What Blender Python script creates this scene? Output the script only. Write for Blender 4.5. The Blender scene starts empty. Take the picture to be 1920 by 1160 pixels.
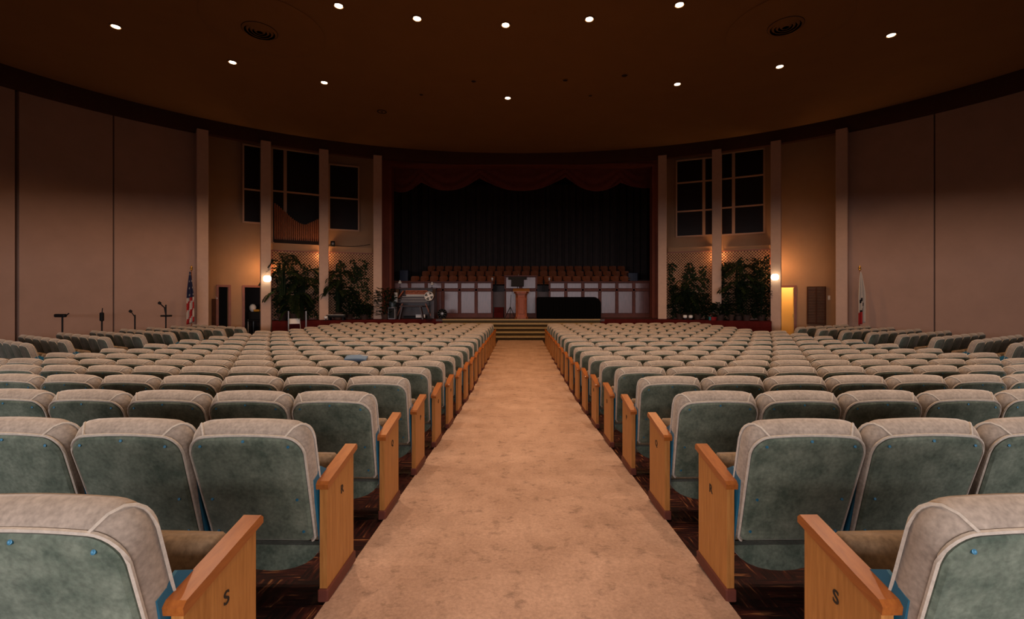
import bpy, bmesh, math, random
from mathutils import Vector, Matrix
SC = bpy.context.scene
COL = SC.collection
R_ = random.Random(7)
PI = math.pi

# ------------------------------------------------------------------ camera
F = 1920 * 16 / 36.0
VPX, VPY = 974.0, 561.0
CX, CZ = -0.035, 1.745
cd = bpy.data.cameras.new('camera'); cam = bpy.data.objects.new('camera', cd); COL.objects.link(cam)
cd.lens = 16; cd.sensor_width = 36; cd.sensor_fit = 'HORIZONTAL'
cd.shift_x = -(VPX - 960) / 1920; cd.shift_y = -(580 - VPY) / 1920
cd.clip_start = 0.05; cd.clip_end = 200
cam.location = (CX, 0, CZ); cam.rotation_euler = (PI / 2, 0, 0)
SC.camera = cam

# ------------------------------------------------------------------ world, exposure
w = bpy.data.worlds.new('world'); SC.world = w; w.use_nodes = True
w.node_tree.nodes['Background'].inputs[0].default_value = (0.02, 0.012, 0.008, 1)
w.node_tree.nodes['Background'].inputs[1].default_value = 0.2
SC.view_settings.view_transform = 'Standard'; SC.view_settings.look = 'None'
SC.view_settings.gamma = 1; SC.view_settings.use_curve_mapping = False
SC.view_settings.exposure = 0.0
SC.cycles.use_denoising = True
SC.cycles.max_bounces = 6; SC.cycles.diffuse_bounces = 3; SC.cycles.glossy_bounces = 2
SC.cycles.sample_clamp_indirect = 3

# cool daylight from assumed glazed lobby doors in the rear wall, behind the camera
def area(name, loc, rot, sx, sy, power, color, spread=None):
    l = bpy.data.lights.new(name, 'AREA'); l.shape = 'RECTANGLE'; l.size = sx; l.size_y = sy
    l.energy = power; l.color = color
    if spread: l.spread = spread
    o = bpy.data.objects.new(name, l); COL.objects.link(o); o.location = loc; o.rotation_euler = rot
    return o
LOBBY_POWER = 1380
area('assumed_lobby_daylight', (0, -6.0, 2.1), (PI / 2, 0, 0), 25.0, 0.9, LOBBY_POWER, (1.0, 0.94, 0.98))
SPOT_POWER = 290          # front ring
MID_POWER = 560           # assumed unseen ring over the middle of the seating
SPOT_COLOR = (1.0, 0.54, 0.25)
MID_COLOR = (1.0, 0.70, 0.49)
ASSUMED_LAMP_POWER = 125  # power of the assumed lamps behind the columns

# ------------------------------------------------------------------ materials
def mat(name, base, rough=0.7, var=0.0, scale=8.0, metal=0.0, bump=0.0, sheen=0.0, emis=None, estr=0.0, spec=None, base2=None, detail=4.0, stretch=None, coat=0.0, rnd=0.0):
    m = bpy.data.materials.new(name); m.use_nodes = True
    nt = m.node_tree; b = nt.nodes['Principled BSDF']
    b.inputs['Roughness'].default_value = rough; b.inputs['Metallic'].default_value = metal
    b.inputs['Base Color'].default_value = (*base, 1)
    if spec is not None: b.inputs['Specular IOR Level'].default_value = spec
    if sheen:
        b.inputs['Sheen Weight'].default_value = sheen; b.inputs['Sheen Roughness'].default_value = 0.4
        b.inputs['Sheen Tint'].default_value = (1, 0.95, 0.85, 1)
    if coat: b.inputs['Coat Weight'].default_value = coat; b.inputs['Coat Roughness'].default_value = 0.25
    if emis: b.inputs['Emission Color'].default_value = (*emis, 1); b.inputs['Emission Strength'].default_value = estr
    if var or base2 or bump:
        tc = nt.nodes.new('ShaderNodeTexCoord'); src = tc.outputs['Object']
        if stretch:
            mp = nt.nodes.new('ShaderNodeMapping'); mp.inputs['Scale'].default_value = stretch
            nt.links.new(src, mp.inputs[0]); src = mp.outputs[0]
        n = nt.nodes.new('ShaderNodeTexNoise'); n.inputs['Scale'].default_value = scale; n.inputs['Detail'].default_value = detail
        n.inputs['Roughness'].default_value = 0.65
        if rnd:
            oi = nt.nodes.new('ShaderNodeObjectInfo'); ad = nt.nodes.new('ShaderNodeVectorMath'); ad.operation = 'ADD'
            ml = nt.nodes.new('ShaderNodeMath'); ml.operation = 'MULTIPLY'; ml.inputs[1].default_value = 40
            nt.links.new(oi.outputs['Random'], ml.inputs[0]); nt.links.new(src, ad.inputs[0]); nt.links.new(ml.outputs[0], ad.inputs[1]); src = ad.outputs[0]
        nt.links.new(src, n.inputs['Vector'])
        if var or base2:
            r = nt.nodes.new('ShaderNodeValToRGB')
            c2 = base2 or tuple(min(1, c * (1 + var)) for c in base)
            c1 = base if base2 else tuple(c * (1 - var) for c in base)
            r.color_ramp.elements[0].position = 0.32; r.color_ramp.elements[1].position = 0.68
            r.color_ramp.elements[0].color = (*c1, 1); r.color_ramp.elements[1].color = (*c2, 1)
            nt.links.new(n.outputs[0], r.inputs[0]); nt.links.new(r.outputs[0], b.inputs['Base Color'])
        if bump:
            bp = nt.nodes.new('ShaderNodeBump'); bp.inputs['Strength'].default_value = bump; bp.inputs['Distance'].default_value = 0.02
            nt.links.new(n.outputs[0], bp.inputs['Height']); nt.links.new(bp.outputs[0], b.inputs['Normal'])
    return m

def velour(name, c1, c2, sheen):
    m = mat(name, c1, rough=0.85, base2=c2, scale=9, detail=8, sheen=sheen, spec=0.2, bump=0.05, rnd=1)
    # worn pile: fine mottling laid over the broad patches
    nt = m.node_tree; b = nt.nodes['Principled BSDF']
    src = b.inputs['Base Color'].links[0].from_socket
    n = nt.nodes.new('ShaderNodeTexNoise'); n.inputs['Scale'].default_value = 70; n.inputs['Detail'].default_value = 5
    tc = nt.nodes.new('ShaderNodeTexCoord'); nt.links.new(tc.outputs['Object'], n.inputs['Vector'])
    mr = nt.nodes.new('ShaderNodeMapRange'); mr.inputs[1].default_value = 0.3; mr.inputs[2].default_value = 0.7; mr.inputs[3].default_value = 0.8; mr.inputs[4].default_value = 1.22
    nt.links.new(n.outputs[0], mr.inputs[0])
    mx = nt.nodes.new('ShaderNodeVectorMath'); mx.operation = 'SCALE'
    nt.links.new(src, mx.inputs[0]); nt.links.new(mr.outputs[0], mx.inputs['Scale']); nt.links.new(mx.outputs[0], b.inputs['Base Color'])
    return m

M = {}
M['velour'] = velour('warm-lit seat velour', (0.25, 0.20, 0.155), (0.33, 0.268, 0.21), 0.6)  # sage velour with the warm tint of the downlights mixed into its colour
M['board'] = velour('cool-lit back velour', (0.052, 0.074, 0.053), (0.160, 0.186, 0.138), 0.3)  # same sage velour, greener tone of the cool rear light mixed in
M['cushion'] = velour('cushion velour', (0.14, 0.092, 0.052), (0.24, 0.165, 0.10), 0.4)
M['piping'] = mat('piping', (0.42, 0.36, 0.29), 0.8, var=0.15, scale=60, sheen=0.4)
M['teal'] = mat('teal paint', (0.012, 0.11, 0.18), 0.5)
M['screw'] = mat('blue steel', (0.015, 0.12, 0.20), 0.4, metal=0.3)
M['oak'] = mat('golden oak', (0.29, 0.110, 0.022), 0.42, base2=(0.43, 0.185, 0.045), scale=5, stretch=(14, 14, 0.9), detail=6, spec=0.4)
M['oakcap'] = mat('oak armrest', (0.22, 0.058, 0.009), 0.33, base2=(0.33, 0.100, 0.017), scale=4, stretch=(12, 1.2, 12), detail=5, spec=0.5)
M['ink'] = mat('black ink', (0.01, 0.008, 0.006), 0.6)
M['carpet'] = None
M['wall'] = mat('painted plaster wall', (0.42, 0.262, 0.195), 0.9, var=0.05, scale=1.3, bump=0.05)
M['wallw'] = mat('shade-toned plaster wall', (0.35, 0.205, 0.115), 0.9, var=0.05, scale=1.5)  # darker tone stands in for shade cast by fascia and columns
M['col'] = mat('column plaster', (0.54, 0.365, 0.28), 0.85, var=0.06, scale=3, bump=0.05)
M['fascia'] = mat('maroon fascia', (0.07, 0.02, 0.008), 0.8, var=0.08, scale=2)
M['ceil'] = mat('ceiling plaster', (0.25, 0.125, 0.038), 0.95, var=0.04, scale=1.2)
M['cove'] = mat('dark cove', (0.02, 0.012, 0.01), 0.95)
M['surround'] = mat('maroon stage surround', (0.19, 0.045, 0.025), 0.8, var=0.1, scale=2)
M['maroon'] = mat('maroon paint', (0.075, 0.008, 0.007), 0.85, spec=0.1, var=0.2, scale=4)
M['mahog'] = mat('mahogany panel', (0.075, 0.024, 0.022), 0.30, base2=(0.15, 0.058, 0.052), scale=3, stretch=(5, 5, 0.8), spec=0.6, coat=0.22)
M['mahogf'] = mat('mahogany frame', (0.10, 0.026, 0.016), 0.5, var=0.2, scale=5, spec=0.25)
M['seatwood'] = mat('choir seat wood', (0.15, 0.038, 0.012), 0.55, var=0.25, scale=6, spec=0.2)
M['podium'] = mat('podium wood', (0.26, 0.07, 0.028), 0.5, var=0.2, scale=6, spec=0.3)
M['black'] = mat('black cloth', (0.004, 0.004, 0.004), 0.95, spec=0.0)
M['blackm'] = mat('black metal', (0.010, 0.010, 0.011), 0.6, spec=0.2)
M['grey'] = mat('grey metal', (0.30, 0.31, 0.33), 0.4, metal=0.5)
M['white'] = mat('white plastic', (0.75, 0.74, 0.72), 0.5)
M['ivory'] = mat('ivory keys', (0.42, 0.42, 0.42), 0.4)
M['consolewood'] = mat('console wood', (0.03, 0.012, 0.010), 0.45, var=0.3, scale=6, spec=0.6)
M['curtain'] = mat('stage curtain', (0.042, 0.029, 0.026), 0.95, var=0.15, scale=3)
M['valance'] = mat('valance velvet', (0.15, 0.035, 0.028), 0.95, var=0.15, scale=5)
M['pane'] = mat('dark window pane', (0.012, 0.006, 0.005), 0.35, spec=0.2)
M['frame'] = mat('window frame paint', (0.44, 0.27, 0.18), 0.7)
M['pipe'] = mat('organ pipe copper', (0.30, 0.10, 0.04), 0.4, metal=0.4)
M['lattice'] = mat('lattice wood', (0.46, 0.26, 0.15), 0.8, var=0.2, scale=5)
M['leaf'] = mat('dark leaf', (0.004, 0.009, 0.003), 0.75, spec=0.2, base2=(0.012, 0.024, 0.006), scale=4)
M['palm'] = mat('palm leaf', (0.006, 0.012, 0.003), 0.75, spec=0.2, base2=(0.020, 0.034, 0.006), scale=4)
M['pot'] = mat('clay pot', (0.05, 0.022, 0.014), 0.8)
M['steps'] = mat('olive tan carpet', (0.33, 0.25, 0.13), 0.95, var=0.12, scale=20)
M['riser'] = mat('dark olive riser', (0.055, 0.036, 0.014), 0.95, var=0.15, scale=10)
M['stagefloor'] = mat('stage boards', (0.05, 0.02, 0.015), 0.5, var=0.2, scale=4)
M['doorred'] = mat('door frame wood', (0.20, 0.06, 0.03), 0.5, var=0.15, scale=5)
M['doordark'] = mat('dark door wood', (0.06, 0.024, 0.014), 0.85, spec=0.15, var=0.25, scale=5)
M['corridor'] = mat('dark corridor', (0.05, 0.035, 0.03), 0.9)
M['cream'] = mat('cream corridor wall', (0.80, 0.55, 0.22), 0.8)
M['red'] = mat('flag red', (0.35, 0.012, 0.012), 0.8)
M['blue'] = mat('flag blue', (0.012, 0.015, 0.05), 0.8)
M['flagwhite'] = mat('flag white', (0.50, 0.44, 0.38), 0.8)
M['brass'] = mat('brass', (0.55, 0.34, 0.08), 0.35, metal=0.8)
M['lamp'] = mat('downlight glow', (1, 1, 1), 0.5, emis=(1.0, 0.84, 0.62), estr=9)
M['globe'] = mat('sconce globe', (1, 1, 1), 0.5, emis=(1.0, 0.84, 0.55), estr=7)
M['plate'] = mat('switch plate', (0.6, 0.55, 0.5), 0.5)
M['bluecloth'] = mat('blue cloth', (0.10, 0.16, 0.24), 0.9)
M['tealp'] = mat('teal box', (0.02, 0.16, 0.18), 0.6)
M['yellow'] = mat('amber plastic', (0.45, 0.22, 0.02), 0.5)

def carpet_mat():
    m = mat('beige aisle carpet', (0.35, 0.225, 0.162), 0.95, base2=(0.48, 0.325, 0.245), scale=2.2, detail=9, spec=0.1)
    nt = m.node_tree; b = nt.nodes['Principled BSDF']; src = b.inputs['Base Color'].links[0].from_socket
    tc = nt.nodes.new('ShaderNodeTexCoord')
    def noise(sc, d, lo, hi, a, c):
        n = nt.nodes.new('ShaderNodeTexNoise'); n.inputs['Scale'].default_value = sc; n.inputs['Detail'].default_value = d; n.inputs['Roughness'].default_value = 0.7
        nt.links.new(tc.outputs['Object'], n.inputs['Vector'])
        r = nt.nodes.new('ShaderNodeMapRange'); r.inputs[1].default_value = lo; r.inputs[2].default_value = hi; r.inputs[3].default_value = a; r.inputs[4].default_value = c
        nt.links.new(n.outputs[0], r.inputs[0]); return r.outputs[0]
    for s in (noise(55, 6, 0.3, 0.7, 0.8, 1.18), noise(9, 8, 0.32, 0.46, 0.62, 1.0), noise(26, 3, 0.22, 0.30, 0.3, 1.0)):
        mx = nt.nodes.new('ShaderNodeVectorMath'); mx.operation = 'SCALE'
        nt.links.new(src, mx.inputs[0]); nt.links.new(s, mx.inputs['Scale']); src = mx.outputs[0]
    nt.links.new(src, b.inputs['Base Color'])
    n = nt.nodes.new('ShaderNodeTexNoise'); n.inputs['Scale'].default_value = 300
    nt.links.new(tc.outputs['Object'], n.inputs['Vector'])
    bp = nt.nodes.new('ShaderNodeBump'); bp.inputs['Strength'].default_value = 0.3; bp.inputs['Distance'].default_value = 0.01
    nt.links.new(n.outputs[0], bp.inputs['Height']); nt.links.new(bp.outputs[0], b.inputs['Normal'])
    return m
M['carpet'] = carpet_mat()

def floor_mat():
    # dark red resilient tiles laid in alternating directions with tan streaks
    m = bpy.data.materials.new('streaked maroon tiles'); m.use_nodes = True
    nt = m.node_tree; b = nt.nodes['Principled BSDF']; b.inputs['Roughness'].default_value = 0.38
    tc = nt.nodes.new('ShaderNodeTexCoord')
    outs = []
    for sc in ((60, 6, 1), (6, 60, 1)):
        mp = nt.nodes.new('ShaderNodeMapping'); mp.inputs['Scale'].default_value = sc; nt.links.new(tc.outputs['Object'], mp.inputs[0])
        n = nt.nodes.new('ShaderNodeTexNoise'); n.inputs['Scale'].default_value = 1.0; n.inputs['Detail'].default_value = 4; nt.links.new(mp.outputs[0], n.inputs['Vector'])
        outs.append(n.outputs[0])
    ch = nt.nodes.new('ShaderNodeTexChecker'); ch.inputs['Scale'].default_value = 4.3; nt.links.new(tc.outputs['Object'], ch.inputs['Vector'])
    mx = nt.nodes.new('ShaderNodeMix'); nt.links.new(ch.outputs['Fac'], mx.inputs[0]); nt.links.new(outs[0], mx.inputs[2]); nt.links.new(outs[1], mx.inputs[3])
    r = nt.nodes.new('ShaderNodeValToRGB'); e = r.color_ramp.elements
    e[0].position = 0.42; e[0].color = (0.014, 0.003, 0.003, 1); e[1].position = 0.60; e[1].color = (0.05, 0.010, 0.007, 1)
    k = e.new(0.72); k.color = (0.30, 0.13, 0.05, 1)
    nt.links.new(mx.outputs[0], r.inputs[0]); nt.links.new(r.outputs[0], b.inputs['Base Color'])
    return m
M['floor'] = floor_mat()

# ------------------------------------------------------------------ mesh helpers
class MB:
    def __init__(s): s.v = []; s.f = []; s.m = []; s.mi = 0
    def add(s, vs, fs):
        o = len(s.v); s.v += [tuple(v) for v in vs]; s.f += [tuple(i + o for i in f) for f in fs]; s.m += [s.mi] * len(fs); return s
    def box(s, x0, x1, y0, y1, z0, z1, T=None):
        vs = [Vector((x, y, z)) for z in (z0, z1) for y in (y0, y1) for x in (x0, x1)]
        if T is not None: vs = [T @ v for v in vs]
        return s.add(vs, [(0, 2, 3, 1), (4, 5, 7, 6), (0, 1, 5, 4), (2, 6, 7, 3), (0, 4, 6, 2), (1, 3, 7, 5)])
    def bbox(s, x0, x1, y0, y1, z0, z1, b=0.01, T=None):   # chamfered box
        a = [];
        def P(x, y, z): a.append(Vector((x, y, z)) if T is None else T @ Vector((x, y, z))); return len(a) - 1
        lv = []
        for z, i in ((z0, b), (z0 + b, 0), (z1 - b, 0), (z1, b)):
            X0, X1, Y0, Y1 = x0 + i, x1 - i, y0 + i, y1 - i; c = b if i == 0 else b * .4
            lv.append([P(X0 + c, Y0, z), P(X1 - c, Y0, z), P(X1, Y0 + c, z), P(X1, Y1 - c, z), P(X1 - c, Y1, z), P(X0 + c, Y1, z), P(X0, Y1 - c, z), P(X0, Y0 + c, z)])
        fs = [tuple(reversed(lv[0])), tuple(lv[3])]
        for k in range(3):
            for j in range(8): fs.append((lv[k][j], lv[k][(j + 1) % 8], lv[k + 1][(j + 1) % 8], lv[k + 1][j]))
        return s.add(a, fs)
    def prism(s, pts, axis, a, b, T=None):   # pts 2D polygon extruded along axis
        n = len(pts); vs = []
        for d in (a, b):
            for (p, q) in pts:
                v = {'x': Vector((d, p, q)), 'y': Vector((p, d, q)), 'z': Vector((p, q, d))}[axis]
                vs.append(T @ v if T is not None else v)
        fs = [tuple(range(n - 1, -1, -1)), tuple(range(n, 2 * n))] + [(i, (i + 1) % n, n + (i + 1) % n, n + i) for i in range(n)]
        return s.add(vs, fs)
    def lathe(s, prof, n=20, T=None):
        vs = []; fs = []
        for (r, z) in prof:
            for i in range(n):
                v = Vector((r * math.cos(2 * PI * i / n), r * math.sin(2 * PI * i / n), z)); vs.append(T @ v if T is not None else v)
        for k in range(len(prof) - 1):
            for i in range(n): fs.append((k * n + i, k * n + (i + 1) % n, (k + 1) * n + (i + 1) % n, (k + 1) * n + i))
        if prof[0][0] > 1e-4: fs.append(tuple(range(n - 1, -1, -1)))
        if prof[-1][0] > 1e-4: fs.append(tuple((len(prof) - 1) * n + i for i in range(n)))
        return s.add(vs, fs)
    def tube(s, pts, r, n=6, closed=False, r1=None):
        pts = [Vector(p) for p in pts]; N = len(pts); vs = []; fs = []
        for k, p in enumerate(pts):
            a = pts[(k - 1) % N] if (closed or k) else p; c = pts[(k + 1) % N] if (closed or k < N - 1) else p
            d = (c - a).normalized() if (c - a).length > 1e-9 else Vector((0, 0, 1))
            u = d.cross(Vector((0, 0, 1))); u = u.normalized() if u.length > 1e-3 else Vector((1, 0, 0)); w_ = d.cross(u)
            rr = r if r1 is None else r + (r1 - r) * k / max(1, N - 1)
            for i in range(n): vs.append(p + rr * (math.cos(2 * PI * i / n) * u + math.sin(2 * PI * i / n) * w_))
        for k in range(N if closed else N - 1):
            for i in range(n): fs.append((k * n + i, k * n + (i + 1) % n, ((k + 1) % N) * n + (i + 1) % n, ((k + 1) % N) * n + i))
        if not closed: fs += [tuple(range(n - 1, -1, -1)), tuple((N - 1) * n + i for i in range(n))]
        return s.add(vs, fs)
    def mesh(s, name, mats, smooth=False, fix=True):
        me = bpy.data.meshes.new(name); me.from_pydata(s.v, [], s.f)
        for m in (mats if isinstance(mats, (list, tuple)) else [mats]): me.materials.append(m)
        me.polygons.foreach_set('material_index', s.m)
        if fix:
            bm = bmesh.new(); bm.from_mesh(me); bmesh.ops.recalc_face_normals(bm, faces=bm.faces); bm.to_mesh(me); bm.free()
        if smooth:
            me.polygons.foreach_set('use_smooth', [True] * len(me.polygons))
            try: me.set_sharp_from_angle(angle=math.radians(smooth if smooth is not True else 40))
            except Exception: pass
        me.update(); return me
    def build(s, name, mats, parent=None, smooth=False, loc=None, rz=0, fix=True):
        o = bpy.data.objects.new(name, s.mesh(name, mats, smooth, fix)); COL.objects.link(o)
        if parent: o.parent = parent
        if loc is not None: o.location = loc
        if rz: o.rotation_euler = (0, 0, rz)
        return o

def tag(o, label=None, cat=None, group=None, kind=None):
    if label: o['label'] = label
    if cat: o['category'] = cat
    if group: o['group'] = group
    if kind: o['kind'] = kind
    return o
def empty(name, loc=(0, 0, 0), rz=0):
    o = bpy.data.objects.new(name, None); COL.objects.link(o); o.location = loc; o.rotation_euler = (0, 0, rz); o.empty_display_size = 0.1; return o
def struct(name, mb, m, smooth=False, parent=None, label=None):
    o = mb.build(name, m, parent, smooth)
    if not parent: o['kind'] = 'structure'
    if label: o['label'] = label
    return o
def copy_tree(o, parent=None):
    c = o.copy(); COL.objects.link(c); c.parent = parent
    for ch in o.children: copy_tree(ch, c)
    return c

# ------------------------------------------------------------------ plan of the room
EA, EB, EY = 15.95, 12.05, 9.3
H0 = 6.85
CEIL = CZ + H0
def floor_z(y):
    P = [(-6.6, .79), (0, .435), (2, .335), (4.45, .185), (6.3, .07), (8.2, 0), (60, 0)]
    if y <= P[0][0]: return P[0][1]
    for (a, za), (b, zb) in zip(P, P[1:]):
        if y <= b: return za + (zb - za) * (y - a) / (b - a)
    return 0
def ray(px, s=1.0):
    "where the sight line of picture column px meets the wall curve of scale s"
    t = (px - VPX) / F
    a, b = EA * s, EB * s
    A = t * t / (a * a) + 1 / (b * b); B = 2 * t * CX / (a * a) - 2 * EY / (b * b); C = CX * CX / (a * a) + EY * EY / (b * b) - 1
    D = (-B + math.sqrt(B * B - 4 * A * C)) / (2 * A)
    return Vector((CX + t * D, D, 0))
def at(px, py, D): return Vector((CX + (px - VPX) / F * D, D, CZ + (VPY - py) / F * D))
def hz(py, D): return CZ + (VPY - py) / F * D
def ang(p, s): return math.atan2((p.y - EY) / (EB * s), p.x / (EA * s))
def curve_pt(a, s): return Vector((EA * s * math.cos(a), EY + EB * s * math.sin(a), 0))
def curved(mb, p0, p1, s, z0, z1, th, n=8):
    a0, a1 = ang(p0, s), ang(p1, s)
    q = []
    for i in range(n + 1):
        a = a0 + (a1 - a0) * i / n; q.append((curve_pt(a, s), curve_pt(a, s + th)))
    vs = []
    for (i, o) in q: vs += [(i.x, i.y, z0), (i.x, i.y, z1), (o.x, o.y, z1), (o.x, o.y, z0)]
    fs = [(0, 3, 2, 1), tuple(4 * n + k for k in (0, 1, 2, 3))]
    for i in range(n):
        b = 4 * i
        for k in range(4): fs.append((b + k, b + (k + 1) % 4, b + 4 + (k + 1) % 4, b + 4 + k))
    mb.add(vs, fs)
def inward(p):
    v = Vector((-p.x / EA ** 2, -(p.y - EY) / EB ** 2, 0)); return v.normalized()
def face_rot(p):   # z rotation so that local -y looks into the room
    n = inward(p); return math.atan2(n.x, -n.y)

# floor
mb = MB(); ys = [-6.6, -4, -2, 0, 1, 2, 3.2, 4.45, 5.4, 6.3, 7.2, 8.2, 12, 16, 20, 24]
xs = [-19, -9, 0, 9, 19]
vs = [(x, y, floor_z(y)) for y in ys for x in xs]
fs = [(j * 5 + i, j * 5 + i + 1, j * 5 + i + 6, j * 5 + i + 5) for j in range(len(ys) - 1) for i in range(4)]
o = len(vs); vs2 = [(x, y, z - .2) for (x, y, z) in vs]
mb.add(vs + vs2, fs + [tuple(reversed([k + o for k in f])) for f in fs])
struct('floor', mb, M['floor'], label='dark maroon streaked tile floor under the seats')
# carpet runner
mb = MB(); ysc = [-6.1] + [y for y in ys if -5 <= y < 19] + [19.28]; vs = []; fs = []
for y in ysc:
    for (x, d) in ((-.935, 0.001), (-.935, .014), (.935, .014), (.935, 0.001)): vs.append((x, y, floor_z(y) + d))
for j in range(len(ysc) - 1):
    for k in range(3): fs.append((4 * j + k, 4 * j + k + 1, 4 * j + k + 5, 4 * j + k + 4))
mb.add(vs, fs)
tag(mb.build('aisle_carpet', M['carpet']), 'long worn beige carpet runner down the middle aisle to the stage steps', 'carpet')

# ceiling with its cove
mb = MB(); n = 96; ring = []
def room_outline(s, n=80):
    pts = [curve_pt(PI * i / n, s) for i in range(n + 1)]
    return pts + [Vector((-EA * s, -6.4, 0)), Vector((EA * s, -6.4, 0))]
mb.prism([(p.x, p.y) for p in room_outline(1.0)], 'z', CEIL, CEIL + .12)
struct('ceiling', mb, M['ceil'], label='dim brown plaster ceiling with curved edge')
mb = MB(); mb.prism([(p.x, p.y) for p in room_outline(1.12)], 'z', CEIL + .75, CEIL + .85)
struct('trim_1', mb, M['cove'], label='dark cove above the ceiling edge')
mb = MB()
for sgn in (-1, 1):
    curved(mb, curve_pt(PI / 2, 1.03), curve_pt(PI / 2 - sgn * PI / 2, 1.03), 1.03, CEIL - .42, CEIL + .76, .02, 40)
struct('trim_2', mb, M['fascia'], True, label='maroon fascia band running round under the ceiling')

# plaster discs round the vents and the vents, downlights
def pxc(px, py): # picture point on the ceiling
    D = H0 * F / (VPY - py); return Vector((CX + (px - VPX) / F * D, D, CEIL))
for k, (px, py, cx_, cy_) in enumerate(((487, 55, 497, 52), (1473, 46, 1476, 48))):
    c = pxc(cx_, cy_); mb = MB(); mb.lathe([(1.36, 0), (1.40, -.012), (1.34, -.03), (1.2, -.036), (.001, -.036)], 64)
    struct('trim_%d' % (3 + k), mb, M['ceil'], True).location = c
    side = ('left', 'right')[k]
    e = empty('ceiling_vent', pxc(px, py) - Vector((0, 0, .037)))
    tag(e, 'round louvred air vent in the %s of the ceiling' % side, 'vent', 'ceiling vents')
    mb = MB(); mb.lathe([(.41, 0), (.41, -.01), (.001, -.01)], 40); mb.build('backing', M['cove'], e)
    for r in (.40, .31, .22, .13):
        mb = MB(); mb.lathe([(r, -.011), (r - .045, -.05), (r - .055, -.045), (r - .015, -.011)], 40); mb.build('louvre_ring', M['ceil'], e, True)
LIGHTS = [(217, 49, 'outermost left lit downlight'), (436, 116, 'lit downlight below and left of the left vent'), (608, 154, 'lit downlight of the front arc, third from the left wall'),
          (952, 183, 'lit downlight of the front arc at the middle, lowest in the photo'), (1270, 157, 'lit downlight of the front arc, first right of the middle one'),
          (1462, 124, 'lit downlight just below the right vent'), (1671, 65, 'outermost right lit downlight'),
          (635, 10, 'lit downlight of the inner arc, leftmost at the top edge'), (782, 34, 'lit downlight of the inner arc, second from its left end'),
          (948, 46, 'lit downlight of the inner arc at its middle'), (1105, 35, 'lit downlight of the inner arc, second from its right end'), (1274, 8, 'lit downlight of the inner arc, rightmost at the top edge')]
spot = bpy.data.lights.new('downlight_beam', 'SPOT'); spot.energy = SPOT_POWER; spot.color = SPOT_COLOR; spot.spot_size = math.radians(132); spot.spot_blend = 0.4; spot.shadow_soft_size = 0.09
spot_mid = spot.copy(); spot_mid.energy = MID_POWER; spot_mid.color = MID_COLOR; spot_mid.spot_size = math.radians(118); spot_mid.spot_blend = .75
mb = MB(); mb.lathe([(.135, 0), (.135, -.02), (.105, -.024), (.10, -.006), (.10, 0)], 28); ring_me = mb.mesh('trim_ring', M['ceil'], True)
mb = MB(); mb.lathe([(.001, -.018), (.088, -.018), (.088, -.004), (.001, -.004)], 24); lamp_me = mb.mesh('lamp', M['lamp'])
def downlight(c, label=None, data=None):
    e = empty('downlight', c)
    for nme, me in (('trim_ring', ring_me), ('lamp', lamp_me)):
        q = bpy.data.objects.new(nme, me); COL.objects.link(q); q.parent = e
    l = bpy.data.objects.new('downlight_beam', data or spot); COL.objects.link(l); l.parent = e; l.location = (0, 0, -.06)
    tag(e, 'round ' + label, 'ceiling light', 'lit ceiling downlights')
for (px, py, lb) in LIGHTS: downlight(pxc(px, py), lb)
# assumed unseen downlights: the ring goes on above and behind the camera
for (x, y) in ((-6.3, 6.6), (6.0, 6.6), (-2.6, 5.4), (2.3, 5.4), (-7.2, 2.6), (6.9, 2.6), (0, 2.2)):
    downlight(Vector((x, y, CEIL)), 'assumed lit downlight above the frame', spot_mid)
HOLES = [(888, 152, .075, 'unlit round ceiling fitting left of the middle downlight'), (790, 177, .06, 'small unlit ceiling fitting between the speaker and the middle downlight'),
         (1060, 150, .075, 'unlit round ceiling fitting right of the middle downlight'), (1107, 179, .06, 'small unlit ceiling fitting lowest on the right'), (1171, 141, .09, 'unlit ceiling fitting farthest right of the dark ones')]
for (px, py, r, lb) in HOLES:
    e = empty('ceiling_fitting', pxc(px, py)); tag(e, lb, 'ceiling fitting', 'unlit ceiling fittings')
    mb = MB(); mb.lathe([(r * 1.35, 0), (r * 1.35, -.012), (r, -.014), (r, 0)], 20); mb.build('trim_ring', M['ceil'], e, True)
    mb = MB(); mb.lathe([(.001, -.006), (r, -.006), (r, -.002), (.001, -.002)], 20); mb.build('dark_lens', M['cove'], e)
e = empty('ceiling_speaker', pxc(716, 209)); tag(e, 'round ceiling speaker with dark ring at the left of the dim fittings', 'speaker')
mb = MB(); mb.lathe([(.17, 0), (.17, -.015), (.14, -.018), (.13, 0)], 24); mb.build('rim', M['cove'], e, True)
mb = MB(); mb.lathe([(.001, -.012), (.13, -.008), (.13, -.002), (.001, -.002)], 24); mb.build('grille', M['ceil'], e)
mb = MB(); mb.lathe([(.001, -.03), (.05, -.02), (.05, -.012)], 12); mb.build('cone', M['cove'], e)

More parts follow.
